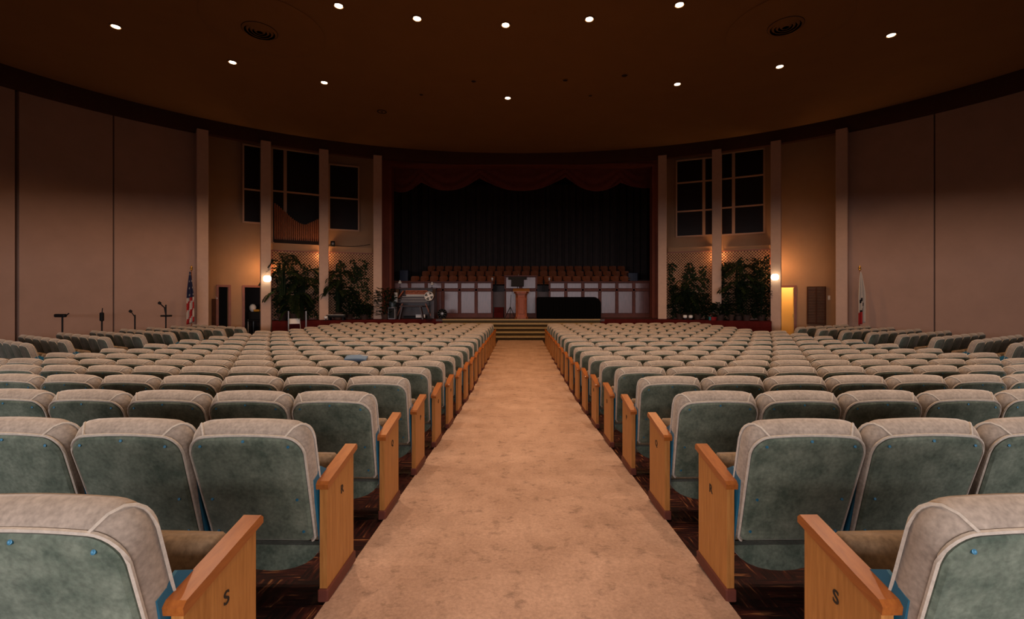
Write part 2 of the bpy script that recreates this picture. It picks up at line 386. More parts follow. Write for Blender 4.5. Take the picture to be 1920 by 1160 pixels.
# ------------------------------------------------------------------ side walls
WTOP = CEIL - .40
def wall(side, name, joints, colpx):
    mb = MB(); sg = -1 if side == 'left' else 1
    pts = [ray(colpx, 1.05)]
    cuts = [ray(j, 1.05) for j in joints]
    a = [ang(p, 1.05) for p in pts + cuts]
    end = PI if sg < 0 else 0.0
    stops = a + [end]
    for k in range(len(stops) - 1):
        g = (.0035 if k == 2 else .0016) * (1 if sg < 0 else -1); g1 = (.0035 if k == 1 else .0016) * (1 if sg < 0 else -1)
        p0 = curve_pt(stops[k] + (g if k else 0), 1.05); p1 = curve_pt(stops[k + 1] - (g1 if k < len(stops) - 2 else 0), 1.05)
        curved(mb, p0, p1, 1.05, -.1, WTOP, .02, 14)
    X = EA * 1.05
    mb.box(min(sg * X, sg * (X + .3)), max(sg * X, sg * (X + .3)), -6.4, EY, -.1, CEIL + .8)
    o = struct(name, mb, M['wall'], True, label='tan plaster wall of tall flat panels on the ' + side)
    mb = MB(); curved(mb, pts[0], curve_pt(end, 1.074), 1.074, -.1, WTOP + .1, .01, 30)
    b = mb.build('joint_backing', M['cove'], o)
wall('left', 'wall_left', [213, 32], 378)
wall('right', 'wall_right', [1752, 2030], 1580)
# rear wall with its wide assumed lobby opening, assumed balcony soffit cutting off its light
mb = MB(); X = EA * 1.05
mb.box(-X, -12.8, -6.4, -6.2, 0, CEIL + .8); mb.box(12.8, X, -6.4, -6.2, 0, CEIL + .8); mb.box(-12.8, 12.8, -6.4, -6.2, 2.55, CEIL + .8)
mb.box(-12.8, 12.8, -6.4, -6.2, 0, .9)
struct('wall_rear', mb, M['mahogf'], label='rear wall with the assumed lobby opening')
SOFF = 2.63
mb = MB(); mb.box(-X, X, -6.2, -.45, SOFF, SOFF + .9)
struct('trim_5', mb, M['mahogf'], label='assumed balcony front above the rear seats')

# ------------------------------------------------------------------ recess wall, columns
ZC = CEIL - .42
COLS = [(379, 0, 'outermost left'), (498, 0, 'left, carrying the lit sconce'), (607, .86, 'left, between the two plant bays'), (708, .86, 'left, at the edge of the stage opening'),
        (1242, .86, 'right, at the edge of the stage opening'), (1344, .86, 'right, between the two plant bays'), (1455, 0, 'right, carrying the lit sconce'), (1579, 0, 'outermost right')]
for (px, z0, lb) in COLS:
    p = ray(px, 1.025); a = face_rot(p); wd = .185
    mb = MB(); mb.bbox(-wd, wd, -.2, .22, -z0 * 0 + (z0 if z0 else -.05), ZC + .05, .012)
    o = mb.build('column', M['col'], None, False, (p.x, p.y, 0), a)
    o['label'] = 'tall tan plaster column ' + lb; o['kind'] = 'structure'
SW = 1.115
def px_curved(mb, x0, x1, s, y0, y1, th, n=4, zz=None):
    p0, p1 = ray(x0, s), ray(x1, s); D = (p0.y + p1.y) / 2
    z0, z1 = zz if zz else (hz(y1, D), hz(y0, D)); curved(mb, p0, p1, s, z0, z1, th, n)
DT = hz(537, ray(419, SW).y)
def recess(name, x_out, x_in, doors, side):
    mb = MB(); seq = sorted(doors, key=lambda d: d[0]); lo, hi = min(x_out, x_in), max(x_out, x_in); cur = lo
    for (a, b) in seq:
        px_curved(mb, cur, a, SW, 0, 0, .012, 3, (-.05, CEIL + .7)); px_curved(mb, a, b, SW, 0, 0, .012, 2, (DT, CEIL + .7)); cur = b
    px_curved(mb, cur, hi, SW, 0, 0, .012, 10, (-.05, CEIL + .7))
    return struct(name, mb, M['wallw'], True, label='warm tan recess wall on the ' + side)
recess('wall_front_left', 350, 712, [(409, 429), (458, 500)], 'left')
recess('wall_front_right', 1610, 1238, [(1460, 1490)], 'right')
# cheeks closing the recess beside the outer columns
for (px, px2, sd) in ((372, 360, 'left'), (1587, 1600, 'right')):
    p0, p1 = ray(px, 1.04), ray(px2, SW + .01)
    d = (p1 - p0); nrm = Vector((-d.y, d.x, 0)).normalized() * .05
    mb = MB(); mb.add([(q.x, q.y, z) for z in (-.05, CEIL + .7) for q in (p0 - nrm, p0 + nrm, p1 + nrm, p1 - nrm)],
           [(0, 3, 2, 1), (4, 5, 6, 7), (0, 1, 5, 4), (1, 2, 6, 5), (2, 3, 7, 6), (3, 0, 4, 7)])
    struct('trim_%d' % (6 if sd == 'left' else 7), mb, M['wallw'])

def local_frame(px0, px1, s):
    p0, p1 = ray(px0, s), ray(px1, s); d = p1 - p0; L = d.length
    T = Matrix.Translation(p0) @ Matrix.Rotation(math.atan2(d.y, d.x), 4, 'Z'); return T, L, (p0.y + p1.y) / 2
# doors
def doorway(idx, x0, x1, cm, label, depth=1.6):
    T, L, D = local_frame(x0, x1, SW)
    e = tag(empty('door_%d' % idx), label); e['kind'] = 'structure'
    fr = MB(); fr.box(-.07, 0.02, -.04, .22, 0, DT + .07, T); fr.box(L - .02, L + .07, -.04, .22, 0, DT + .07, T); fr.box(.02, L - .02, -.04, .22, DT - .02, DT + .07, T)
    fr.build('door_frame', M['doorred'], e)
    rm = MB(); rm.box(-.5, L + .5, .2 + depth, .26 + depth, 0, 2.8, T); rm.box(-.56, -.5, .2, .26 + depth, 0, 2.8, T); rm.box(L + .5, L + .56, .2, .26 + depth, 0, 2.8, T); rm.box(-.56, L + .56, .2, .26 + depth, 2.8, 2.86, T)
    rm.build('corridor', cm, e)
    return e, T, L, D
doorway(1, 409, 429, M['corridor'], 'narrow dark doorway beside the outermost left column')
e2 = doorway(2, 458, 500, M['corridor'], 'open doorway behind the left sconce column')
e3, T3, L3, D3 = doorway(3, 1460, 1490, M['cream'], 'bright yellow lit doorway beside the right sconce column', 1.3)
mb = MB(); mb.box(L3 - .06, L3 - .02, .25, 1.0, 0.01, DT - .04, T3); lf = mb.build('door_leaf', M['cream'], e3)
mb = MB(); mb.box(L3 - .10, L3 - .06, .8, .86, .95, 1.1, T3); mb.build('door_handle', M['brass'], e3)
pl = T3 @ Vector((L3 / 2, .8, 2.6))
l = bpy.data.lights.new('corridor_lamp', 'POINT'); l.energy = 42; l.color = (1, .72, .34); l.shadow_soft_size = .1
lo = bpy.data.objects.new('corridor_lamp', l); COL.objects.link(lo); lo.location = pl

# shutter panel, thermostat, switches
T, L, D = local_frame(1513, 1549, SW)
e = tag(empty('wall_shutter'), 'dark wooden shutter panel on the wall right of the bright doorway', 'shutter')
z0, z1 = hz(608, D), hz(537, D)
mb = MB(); mb.box(0, .05, -.07, -.0, z0, z1, T); mb.box(L - .05, L, -.07, 0, z0, z1, T); mb.box(.05, L - .05, -.07, 0, z1 - .05, z1, T); mb.box(.05, L - .05, -.07, 0, z0, z0 + .05, T); mb.box(L / 2 - .02, L / 2 + .02, -.07, 0, z0 + .05, z1 - .05, T)
mb.build('shutter_frame', M['doordark'], e)
mb = MB()
for k in range(22):
    z = z0 + .06 + k * (z1 - z0 - .12) / 22
    mb.box(.05, L - .05, -.05, -.01, z, z + .045, T)
mb.build('slat_panel', M['doordark'], e)
for (px, py, nm, lb) in ((1554.5, 558, 'thermostat', 'small white thermostat on the wall right of the dark shutter panel'), (407, 559, 'light_switch', 'small white light switch left of the narrow dark doorway')):
    T, L, D = local_frame(px - 2.5, px + 2.5, SW); z = hz(py, D)
    e = tag(empty(nm), lb, 'wall control')
    mb = MB(); mb.bbox(0, L, -.03, 0, z - .09, z + .09, .006, T); mb.build('plate', M['plate'], e)
    mb = MB(); mb.box(L * .4, L * .6, -.042, -.03, z - .03, z + .03, T); mb.build('dial', M['white'], e)
T, L, D = local_frame(397, 405, SW); mb = MB(); mb.bbox(0, L, -.06, 0, .5, hz(560, D), .01, T); mb.box(.02, L - .02, -.07, -.06, .6, hz(560, D) - .1, T)
tag(mb.build('notice_board', M['doordark']), 'dark wood wall panel left of the narrow dark doorway', 'wall panel')

# windows of the recess
WN = 1
def window(x0, x1, y0, y1, vs_, hs, label, s=SW - .006):
    global WN
    T, L, D = local_frame(x0, x1, s); z0, z1 = hz(y1, D), hz(y0, D)
    e = tag(empty('window_%d' % WN), label); e['kind'] = 'structure'; WN += 1
    mb = MB(); mb.box(0, L, -.012, .03, z0, z1, T); mb.build('pane', M['pane'], e)
    mb = MB(); f = .07
    mb.box(-f, 0, -.06, .04, z0 - f, z1 + f, T); mb.box(L, L + f, -.06, .04, z0 - f, z1 + f, T); mb.box(0, L, -.06, .04, z0 - f, z0, T); mb.box(0, L, -.06, .04, z1, z1 + f, T)
    for v in vs_:
        u = (v - x0) / (x1 - x0) * L; mb.box(u - .065, u + .065, -.05, -.013, z0, z1, T)
    for h in hs:
        z = hz(h, D); mb.box(0, L, -.045, -.0125, z - .035, z + .035, T)
    mb.build('window_frame', M['frame'], e); return e
window(458, 490, 275, 416, [], [356], 'dark recess window partly behind the left sconce column')
window(512, 601, 285, 456, [534], [362], 'dark recess window with organ pipes in it')
window(619, 671, 312, 430, [], [372], 'dark recess window beside the left stage column')
window(1270, 1336, 300, 441, [1320], [341, 395], 'gridded dark recess window beside the right stage column')
window(1354, 1431, 285, 437, [1376], [332, 387], 'gridded dark recess window beside the right sconce column')
# ledges
for k, (x0, x1, y0, y1, lb) in enumerate(((511, 600, 457, 471, 'left'), (618, 698, 463, 474, 'left inner'), (1252, 1334, 446, 471, 'right inner'), (1355, 1443, 441, 469, 'right'))):
    mb = MB(); s0 = SW - .035; px_curved(mb, x0, x1, s0, y0 if k < 2 else y1 - 8, y1, .033, 4)
    struct('trim_%d' % (8 + k), mb, M['wallw'], label=lb + ' ledge over the lattice')
# organ pipes
e = tag(empty('organ_pipes'), 'row of copper organ pipes with dipping tops in the left recess window', 'organ pipes')
T, L, D = local_frame(514, 600, SW - .02); zb = hz(456, D)
for k in range(24):
    u = (k + .5) / 24; x = 514 + 86 * u
    yt = 384 + 36 * math.sin(PI / 2 * min(1, u / .68)) ** 1.3 if u < .68 else 420 - 14 * ((u - .68) / .32)
    r = .036; zt = hz(yt, D); c = T @ Vector((u * L, 0, 0))
    mb = MB(); mb.lathe([(.012, zb + .0), (r, zb + .28), (r, zt), (r * .8, zt), (r * .8, zt - .04)], 10, Matrix.Translation(c))
    mb.build('pipe', M['pipe'], e, True)
mb = MB(); mb.box(0, L, -.06, .06, zb - .02, zb + .12, T); mb.build('pipe_chest', M['cove'], e)
# small loudspeaker and wire on the inner left ledge
T, L, D = local_frame(620, 628, SW - .05); e = tag(empty('small_speaker'), 'small black loudspeaker on the ledge beside the left plant bay column', 'speaker')
z = hz(462, D); mb = MB(); mb.bbox(0, .18, -.1, .08, z, z + .24, .02, T); mb.build('case', M['blackm'], e)
mb = MB(); mb.lathe([(.05, 0), (.05, .012), (.02, .02), (.001, .01)], 16, T @ Matrix.Translation((.09, -.1, z + .12)) @ Matrix.Rotation(PI / 2, 4, 'X')); mb.build('cone', M['grey'], e)
mb = MB(); pts = []
for k in range(13):
    u = k / 12; p = ray(628 + 66 * u, SW - .006); pts.append((p.x, p.y, hz(460 + 3 * math.sin(u * PI) - 2 * u, p.y)))
mb.tube(pts, .012, 5); tag(mb.build('cable', M['blackm']), 'thin dark cable sagging along the wall above the left inner ledge', 'cable')

# lattice screens
def lattice(x0, x1, ytop, label):
    T, L, D = local_frame(x0, x1, SW - .045); z0, z1 = .86, hz(ytop, D)
    e = tag(empty('lattice_screen'), label, 'lattice', 'lattice screens behind the plants')
    mb = MB(); st = .125; H = z1 - z0
    for sg, dy in ((1, 0), (-1, .014)):
        c = -H if sg > 0 else 0
        while c < L + (0 if sg > 0 else H):
            # line x = c + sg*(z-z0)
            if sg > 0: za, zb_ = max(0, -c), min(H, L - c)
            else: za, zb_ = max(0, c - L), min(H, c)
            if zb_ - za > .02:
                a = Vector((c + sg * za, dy, z0 + za)); b = Vector((c + sg * zb_, dy, z0 + zb_)); h = .017
                o_ = Vector((h * .707 * -sg, 0, h * .707)); t_ = Vector((0, .006, 0))
                vs = [a - o_ - t_, a + o_ - t_, a + o_ + t_, a - o_ + t_, b - o_ - t_, b + o_ - t_, b + o_ + t_, b - o_ + t_]
                mb.add([T @ v for v in vs], [(0, 1, 2, 3), (7, 6, 5, 4), (0, 4, 5, 1), (1, 5, 6, 2), (2, 6, 7, 3), (3, 7, 4, 0)])
            c += st
    mb.build('slat_grid', M['lattice'], e)
    mb = MB(); mb.box(0, L, -.02, .03, z1 - .05, z1, T); mb.box(0, .05, -.02, .03, z0, z1 - .05, T); mb.box(L - .05, L, -.02, .03, z0, z1 - .05, T); mb.box(.05, L - .05, -.02, .03, z0, z0 + .05, T)
    mb.build('lattice_frame', M['doorred'], e)
    mb = MB(); mb.box(.05, L - .05, .10, .13, z0, z1, T); mb.build('shade_backing', M['doordark'], e)  # dark sheet added to give the shade behind the slats
lattice(508, 602, 470, 'wooden lattice screen behind the palm beside the left sconce column')
lattice(614, 702, 473, 'wooden lattice screen with vines beside the left stage column')
lattice(1247, 1338, 471, 'wooden lattice screen with vines beside the right stage column')
lattice(1350, 1446, 468, 'wooden lattice screen behind the palm beside the right sconce column')

# sconces
def sconce(px, py, label):
    p = ray(px, 1.025); n = inward(p); q = p + n * .2; z = hz(py, p.y); a = face_rot(p)
    e = tag(empty('wall_sconce', (q.x, q.y, z), a), label, 'wall lamp')
    mb = MB(); mb.bbox(-.06, .06, -.05, 0, -.08, .08, .01); mb.build('back_plate', M['brass'], e)
    mb = MB(); mb.lathe([(.001, -.125), (.09, -.12), (.135, -.07), (.145, 0), (.135, .07), (.09, .12), (.001, .125)], 20, Matrix.Translation((0, -.17, 0))); mb.build('globe', M['globe'], e, True)
    return e
sconce(500, 523, 'lit globe wall lamp on the second column from the left')
sconce(1454, 520, 'lit globe wall lamp on the second column from the right')
def point(name, loc, e, col, r=.1):
    l = bpy.data.lights.new(name, 'POINT'); l.energy = e; l.color = col; l.shadow_soft_size = r
    o = bpy.data.objects.new(name, l); COL.objects.link(o); o.location = loc; return o
def assumed_rear_lamp(px, s, py, energy, label):   # assumed unseen lamp behind a column, added for the warm recess glow
    p = ray(px, s); z = hz(py, p.y)
    e = tag(empty('assumed_recess_lamp', (p.x, p.y, z)), label, 'wall lamp')
    mb = MB(); mb.lathe([(.001, -.07), (.05, -.06), (.07, 0), (.05, .06), (.001, .07)], 12); mb.build('bulb_glass', M['globe'], e, True)
    mb = MB(); mb.lathe([(.03, .068), (.035, .12), (.001, .12)], 10); mb.build('lamp_cap', M['brass'], e)
    point('assumed_recess_lamp_light', (p.x, p.y, z - .0), energy, (1, .50, .2), .09)
assumed_rear_lamp(497, 1.062, 500, ASSUMED_LAMP_POWER, 'assumed hidden lamp behind the second column from the left')
assumed_rear_lamp(1457, 1.062, 497, ASSUMED_LAMP_POWER, 'assumed hidden lamp behind the second column from the right')

assumed_rear_lamp(606, 1.06, 478, ASSUMED_LAMP_POWER * .5, 'assumed hidden lamp behind the third column from the left')
assumed_rear_lamp(1345, 1.06, 476, ASSUMED_LAMP_POWER * .5, 'assumed hidden lamp behind the third column from the right')

# ------------------------------------------------------------------ stage
SZ = .855; RH = SZ / 5
SX0, SX1 = at(829, 0, 20.5).x, at(1126, 0, 20.5).x
mb = MB()
for k in range(5):
    y0 = 19.3 + .3 * k
    mb.mi = 1; mb.box(SX0 + .01, SX1 - .01, y0 + .045, y0 + .36 if k < 4 else 23, 0, RH * (k + 1) - .07)
    mb.mi = 0; mb.bbox(SX0, SX1, y0 - .01, y0 + .36 if k < 4 else 23, RH * (k + 1) - .07, RH * (k + 1), .02)
# one solid flight
struct('stage_steps', mb, [M['steps'], M['riser']], label='olive tan carpeted steps up to the stage')
mb = MB()
def apron(x_a, x_b):
    mb = MB(); N = 14; pts = []
    for i in range(N + 1):
        p = ray(x_a + (x_b - x_a) * i / N, .968); pts.append(p)
    poly = [(p.x, p.y) for p in pts] + [(ray(x_b, SW).x, ray(x_b, SW).y + .0)] + [(ray(x_b + (x_a - x_b) * i / 6, SW).x, ray(x_b + (x_a - x_b) * i / 6, SW).y - .0) for i in range(1, 7)]
    mb.prism(poly, 'z', -.02, SZ); return mb
struct('stage_apron', apron(510, 829), [M['maroon']], label='dark red stage apron under the left plants')
struct('stage_apron', apron(1126, 1447), [M['maroon']], label='dark red stage apron under the right plants')
mb = MB(); mb.box(-7, 7, 20.6, 28, SZ - .1, SZ + .002); struct('stage_floor', mb, M['stagefloor'])
# proscenium
PY = 21.8; PX0, PX1 = at(735, 0, PY).x, at(1222, 0, PY).x; PZ = hz(312, PY)
mb = MB(); mb.box(-7.6, PX0, PY, PY + .35, SZ, CEIL + .7); mb.box(PX1, 7.6, PY, PY + .35, SZ, CEIL + .7); mb.box(PX0, PX1, PY, PY + .35, PZ, CEIL + .7)
mb.box(PX0 - .12, PX0, PY - .08, PY, SZ, PZ + .12); mb.box(PX1, PX1 + .12, PY - .08, PY, SZ, PZ + .12); mb.box(PX0, PX1, PY - .08, PY, PZ, PZ + .12)
struct('wall_stage', mb, M['surround'], label='maroon surround of the stage opening')
mb = MB(); mb.box(-8.2, -8.0, 21.9, 28.2, SZ, 9); mb.box(8.0, 8.2, 21.9, 28.2, SZ, 9); mb.box(-8.2, 8.2, 28, 28.2, SZ, 9); mb.box(-8.2, 8.2, 21.9, 28.2, 9, 9.1)
struct('wall_backstage', mb, M['cove'])
# curtain
CY = 27.2; mb = MB(); n = 560; vs = []; rr = random.Random(3)
ph = [rr.random() * 6 for _ in range(4)]
for i in range(n + 1):
    x = -7.7 + 15.4 * i / n
    y = CY + .09 * math.sin(x * 13 + 1.2 * math.sin(x * 1.7 + ph[0])) + .035 * math.sin(x * 31 + ph[1]) + .04 * math.sin(x * 2.3 + ph[2])
    for z in (SZ + 1.0, 4.5, 8.6): vs.append((x, y, z))
    for z in (8.6, 4.5, SZ + 1.0): vs.append((x, y + .02, z))
fs = []
for i in range(n):
    b = 6 * i
    for k in (0, 1, 3, 4): fs.append((b + k, b + 6 + k, b + 7 + k, b + k + 1))
mb.add(vs, fs); tag(mb.build('stage_curtain', M['curtain'], None, True), 'dark pleated curtain closing the back of the stage', 'curtain')
# valance
VY = 22.42; mb = MB()
cusps = [(728, 352), (790, 341), (899, 333), (1060, 331), (1163, 342), (1232, 350)]; bots = [361, 358, 359, 359, 353]
def vbot(px):
    for k in range(5):
        (a, ya), (b, yb) = cusps[k], cusps[k + 1]
        if a <= px <= b:
            u = (px - a) / (b - a); return ya + (yb - ya) * u + (bots[k] - (ya + yb) / 2) * math.sin(PI * u) ** .85, u, k
    return 350, 0, 0
n, m_ = 250, 26; vs = []; fs = []
for i in range(n + 1):
    px = 728 + 504 * i / n; yb, u, k = vbot(px)
    for j in range(m_ + 1):
        v = j / m_; py = 300 + (yb - 300) * v
        swag = math.sin((v * 9 - 3.2 * math.sin(PI * u)) * 2.2) * .035 * v
        p = at(px, py, VY); vs.append((p.x, VY + swag - .12 * math.sin(PI * u) * v, p.z))
for i in range(n):
    for j in range(m_): b = i * (m_ + 1) + j; fs.append((b, b + 1, b + m_ + 2, b + m_ + 1))
mb.add(vs, fs); o = mb.build('stage_valance', M['valance'], None, True); tag(o, 'dark red scalloped valance across the top of the stage opening', 'valance')
sm = o.modifiers.new('thick', 'SOLIDIFY'); sm.thickness = .02

# choir rail
RY = 22.35
def panel_section(e, x0, x1, ytop, ylow_top, n, y=RY):
    X0, X1 = at(x0, 0, y).x, at(x1, 0, y).x; zt, zl = hz(ytop, y), hz(ylow_top, y); wd = (X1 - X0) / n
    mb = MB(); mb.box(X0, X1, y, y + .10, SZ, zt); mb.bbox(X0 - .02, X1 + .02, y - .07, y + .16, zt, zt + .06, .015)
    for k in range(n + 1):
        c = X0 + wd * k; mb.box(max(X0, c - .045), min(X1, c + .045), y - .03, y, SZ + .17, zt)
    mb.box(X0, X1, y - .04, y, SZ, SZ + .17); mb.box(X0, X1, y - .03, y, zl, zl + .09)
    mb.build('rail_frame', M['mahogf'], e)
    for k in range(n):
        a, b = X0 + wd * k + .075, X0 + wd * (k + 1) - .075
        q = MB(); q.bbox(a, b, y - .022, y + .0, SZ + .21, zl - .03, .01); q.build('panel', M['mahog'], e)
        q = MB(); q.bbox(a, b, y - .022, y + .0, zl + .12, zt - .04, .01); q.build('upper_panel', M['mahog'], e)
e = tag(empty('choir_rail'), 'panelled mahogany choir rail on the right behind the black covered piano', 'rail'); panel_section(e, 1029, 1220, 529, 545, 6)
e = tag(empty('choir_rail'), 'panelled mahogany choir rail on the left behind the organ console', 'rail'); panel_section(e, 737, 924, 529, 545, 6)
e = tag(empty('choir_rail'), 'tall panelled mahogany screen in the middle behind the podium', 'rail'); panel_section(e, 946, 1007, 518, 545, 2, RY - .1)
for (px, lb) in ((923, 'left'), (1030, 'right')):
    p = at(px, 524, RY); e = tag(empty('newel_finial', (p.x, RY, hz(528, RY) + .061)), 'small pale knob on the end of the %s choir rail' % lb, 'finial')
    mb = MB(); mb.lathe([(.05, 0), (.03, .03), (.055, .09), (.04, .14), (.001, .16)], 14); mb.build('knob', M['ivory'], e, True)
# stairs in the gaps
for (a, b, lb) in ((925, 945, 'left'), (1008, 1028, 'right')):
    X0, X1 = at(a, 0, RY).x, at(b, 0, RY).x; mb = MB()
    for k in range(4): mb.box(X0 + .03, X1 - .03, RY + .28 * k, RY + 1.4, SZ, SZ + .25 * (k + 1))
    struct('choir_stairs', mb, M['maroon'], label='dark red steps through the %s gap in the choir rail' % lb)
# choir tiers and chairs
tiers = [(23.3, SZ + .85, 517), (24.5, SZ + 1.1, 507.5), (25.7, SZ + 1.4, 498)]
mb = MB()
for k, (y, z, _) in enumerate(tiers): mb.box(-7.5, 7.5, y - .45, 27.0, SZ, hz(tiers[k][2], y) - .82)
struct('choir_risers', mb, M['stagefloor'], label='dark stepped risers under the choir seats')
def choir_chair():
    e = empty('choir_chair')
    mb = MB(); n = 8; vs = []
    for j, (z, y, wd) in enumerate(((.40, .14, .20), (.60, .19, .222), (.76, .235, .215), (.80, .245, .19), (.82, .25, .15))):
        for i in range(n + 1):
            u = -1 + 2 * i / n; vs.append((u * wd, y - .045 * u * u, z))
    for j in range(5):
        for i in range(n + 1): v = vs[j * (n + 1) + i]; vs.append((v[0], v[1] + .025, v[2]))
    fs = []; K = 5 * (n + 1)
    for j in range(4):
        for i in range(n): b = j * (n + 1) + i; fs += [(b, b + 1, b + n + 2, b + n + 1), (K + b, K + b + n + 1, K + b + n + 2, K + b + 1)]
    for i in range(n): b = 4 * (n + 1) + i; fs.append((b, b + 1, K + b + 1, K + b)); fs.append((i, K + i, K + i + 1, i + 1))
    for j in range(4):
        b = j * (n + 1); fs.append((b, b + n + 1, K + b + n + 1, K + b)); b += n; fs.append((b, K + b, K + b + n + 1, b + n + 1))
    mb.add(vs, fs); mb.build('backrest', M['seatwood'], e, True)
    mb = MB(); mb.bbox(-.21, .21, -.22, .16, .38, .43, .015); mb.build('seat', M['seatwood'], e)
    for sx in (-.215, .215):
        mb = MB(); mb.box(sx - .01, sx + .01, -.15, .16, .0, .6); mb.build('side_frame', M['blackm'], e)
    return e
cc = choir_chair(); first = True
tn = ('front', 'middle', 'back')
ORD = ['', 'first', 'second', 'third', 'fourth', 'fifth', 'sixth', 'seventh', 'eighth', 'ninth', 'tenth', 'eleventh', 'twelfth', 'thirteenth', 'fourteenth', 'fifteenth', 'sixteenth', 'seventeenth', 'eighteenth', 'nineteenth', 'twentieth', 'twenty-first', 'twenty-second', 'twenty-third', 'twenty-fourth', 'twenty-fifth', 'twenty-sixth']
for k, (y, _, py) in enumerate(tiers):
    z = hz(py, y) - .82; x0 = at((768, 785, 800)[k], 0, y).x; x1 = at((1198, 1190, 1180)[k], 0, y).x; n = int((x1 - x0) / .49)
    for i in range(n):
        x = x0 + .49 * (i + .5) + (.12 if k == 1 else 0)
        o = cc if first else copy_tree(cc); first = False
        o.location = (x, y, z)
        tag(o, 'reddish wooden choir chair in the %s choir row, %s from its left end' % (tn[k], ORD[i + 1]), 'chair', 'wooden choir chairs behind the rail')
        if k == 0 and i == 0: o['label'] = 'reddish wooden choir chair at the left end of the front choir row'

# podium
p = at(977.5, 596, 21.1)
e = tag(empty('podium', (p.x, 21.1, SZ)), 'reddish wooden podium with flared top standing at the middle of the stage', 'podium')
hp = 1.33
mb = MB(); mb.prism([(-.31, -.1), (-.2, -.28), (.2, -.28), (.31, -.1), (.31, .25), (-.31, .25)], 'z', 0, .09); mb.build('base', M['podium'], e)
mb = MB(); mb.prism([(-.26, -.08), (-.16, -.23), (.16, -.23), (.26, -.08), (.26, .2), (-.26, .2)], 'z', .09, 1.1); mb.build('body', M['podium'], e)
mb = MB(); mb.prism([(-.28, -.1), (-.18, -.25), (.18, -.25), (.28, -.1), (.28, .22), (-.28, .22)], 'z', 1.1, 1.16); mb.prism([(-.34, -.12), (-.22, -.3), (.22, -.3), (.34, -.12), (.34, .25), (-.34, .25)], 'z', 1.16, 1.25); mb.build('cornice', M['podium'], e)
mb = MB(); mb.prism([(-.32, 1.25), (.26, 1.25), (.26, 1.40), (-.32, 1.27)], 'x', -.38, .38); mb.build('reading_top', M['oak'], e)
for sx in (-1, 1):
    mb = MB(); T = Matrix.Translation((sx * .21, -.19, 0))
    mb.lathe([(.055, .09), (.05, .16), (.032, .2), (.032, .82), (.05, .86), (.055, .95)], 12, T); mb.build('pilaster', M['podium'], e, True)
mb = MB(); mb.bbox(-.12, .12, -.25, -.232, .22, .98, .015); mb.build('front_panel', M['podium'], e)
# music desk
p = at(971, 596, 20.9)
e = tag(empty('music_stand', (p.x - .02, 21.62, SZ)), 'black conductor music stand rising above the podium', 'music stand')
mb = MB(); mb.lathe([(.2, 0), (.2, .015), (.02, .03), (.015, 1.55), (.001, 1.55)], 14); mb.build('pole', M['blackm'], e)
T = Matrix.Translation((0, -.05, 1.5)) @ Matrix.Rotation(-.25, 4, 'X'); mb = MB(); mb.bbox(-.30, .30, -.015, .015, 0, .48, .006, T); mb.bbox(-.44, -.30, -.012, .012, .34, .48, .004, T); mb.bbox(.30, .44, -.012, .012, .34, .48, .004, T); mb.build('desk', M['blackm'], e)
mb = MB(); mb.box(-.30, .30, -.08, -.015, 0, .02, T); mb.build('ledge', M['blackm'], e)
mb = MB(); mb.tube([(.05, 0, 2.0), (.05, -.03, 2.06), (.05, -.1, 2.08)], .012); mb.build('lamp_neck', M['grey'], e)
# microphone stand by the podium
p = at(961, 0, 20.9); e = tag(empty('microphone_stand', (p.x - .12, 20.95, SZ)), 'thin black boom microphone stand leaning left of the podium', 'microphone stand')
mb = MB(); mb.tube([(-.25, 0, .0), (.02, 0, .55)], .02); mb.tube([(.25, .05, .0), (.02, 0, .55)], .015); mb.tube([(0, -.2, .0), (.02, 0, .55)], .015); mb.build('tripod', M['blackm'], e)
mb = MB(); mb.tube([(.02, 0, .5), (.05, 0, 1.1)], .012); mb.build('pole', M['blackm'], e)

# black covered piano
PYD = 20.95; X0, X1 = at(1008, 0, PYD).x, at(1127, 0, PYD).x; zt = hz(556.5, PYD)
e = tag(empty('covered_piano', ((X0 + X1) / 2, PYD, SZ)), 'long low piano under a black floor-length cover on the stage right of the podium', 'piano')
hw = (X1 - X0) / 2; H = zt - SZ
pts = [(-hw, .01), (hw, .01)] + [(hw, H - .42)] + [(hw - .36 + .36 * math.cos(a), H - .36 + .36 * math.sin(a)) for a in [PI / 2 * i / 8 for i in range(9)]] + [(-hw + .05, H), (-hw, H - .06)]
mb = MB(); mb.prism(pts, 'y', 0, 1.25); mb.build('cover', M['black'], e)
mb = MB()
for i in range(22):
    x = -hw + .06 + i * (2 * hw - .14) / 21; mb.tube([(x, -.008, .02), (x + .01, -.012, H * .45), (x, -.002, H * .8)], .014, 6)
mb.build('cover_folds', M['black'], e)

# organ console
OD = 20.9; p = at(777, 0, OD); e = tag(empty('organ_console', (p.x, OD, SZ)), 'dark wooden organ console with ivory keyboards at the left of the stage', 'organ')
mb = MB(); prof = [(-.12, 0), (.62, 0), (.62, 1.38), (.35, 1.42), (.1, 1.02), (-.12, .92)]
mb.prism(prof, 'x', -.92, -.78); mb.prism(prof, 'x', .78, .92); mb.build('side_cheek', M['consolewood'], e)
mb = MB(); mb.box(-.78, .78, .5, .62, 0, 1.36); mb.bbox(-.95, .95, .3, .68, 1.37, 1.43, .015); mb.build('case', M['consolewood'], e)
for k in range(3):
    z = .80 + .105 * k; y = -.10 + .13 * k
    mb = MB(); mb.bbox(-.60, .60, y, y + .14, z, z + .022, .005); mb.build('manual', M['ivory'], e)
    mb = MB(); mb.box(-.76, .76, y + .01, y + .2, z - .07, z - .002); mb.build('manual_frame', M['consolewood'], e)
    mb = MB()
    for i in range(40):
        if i % 7 not in (2, 6): mb.box(-.585 + i * .0295, -.57 + i * .0295, y + .05, y + .135, z + .022, z + .034)
    mb.build('black_keys', M['blackm'], e)
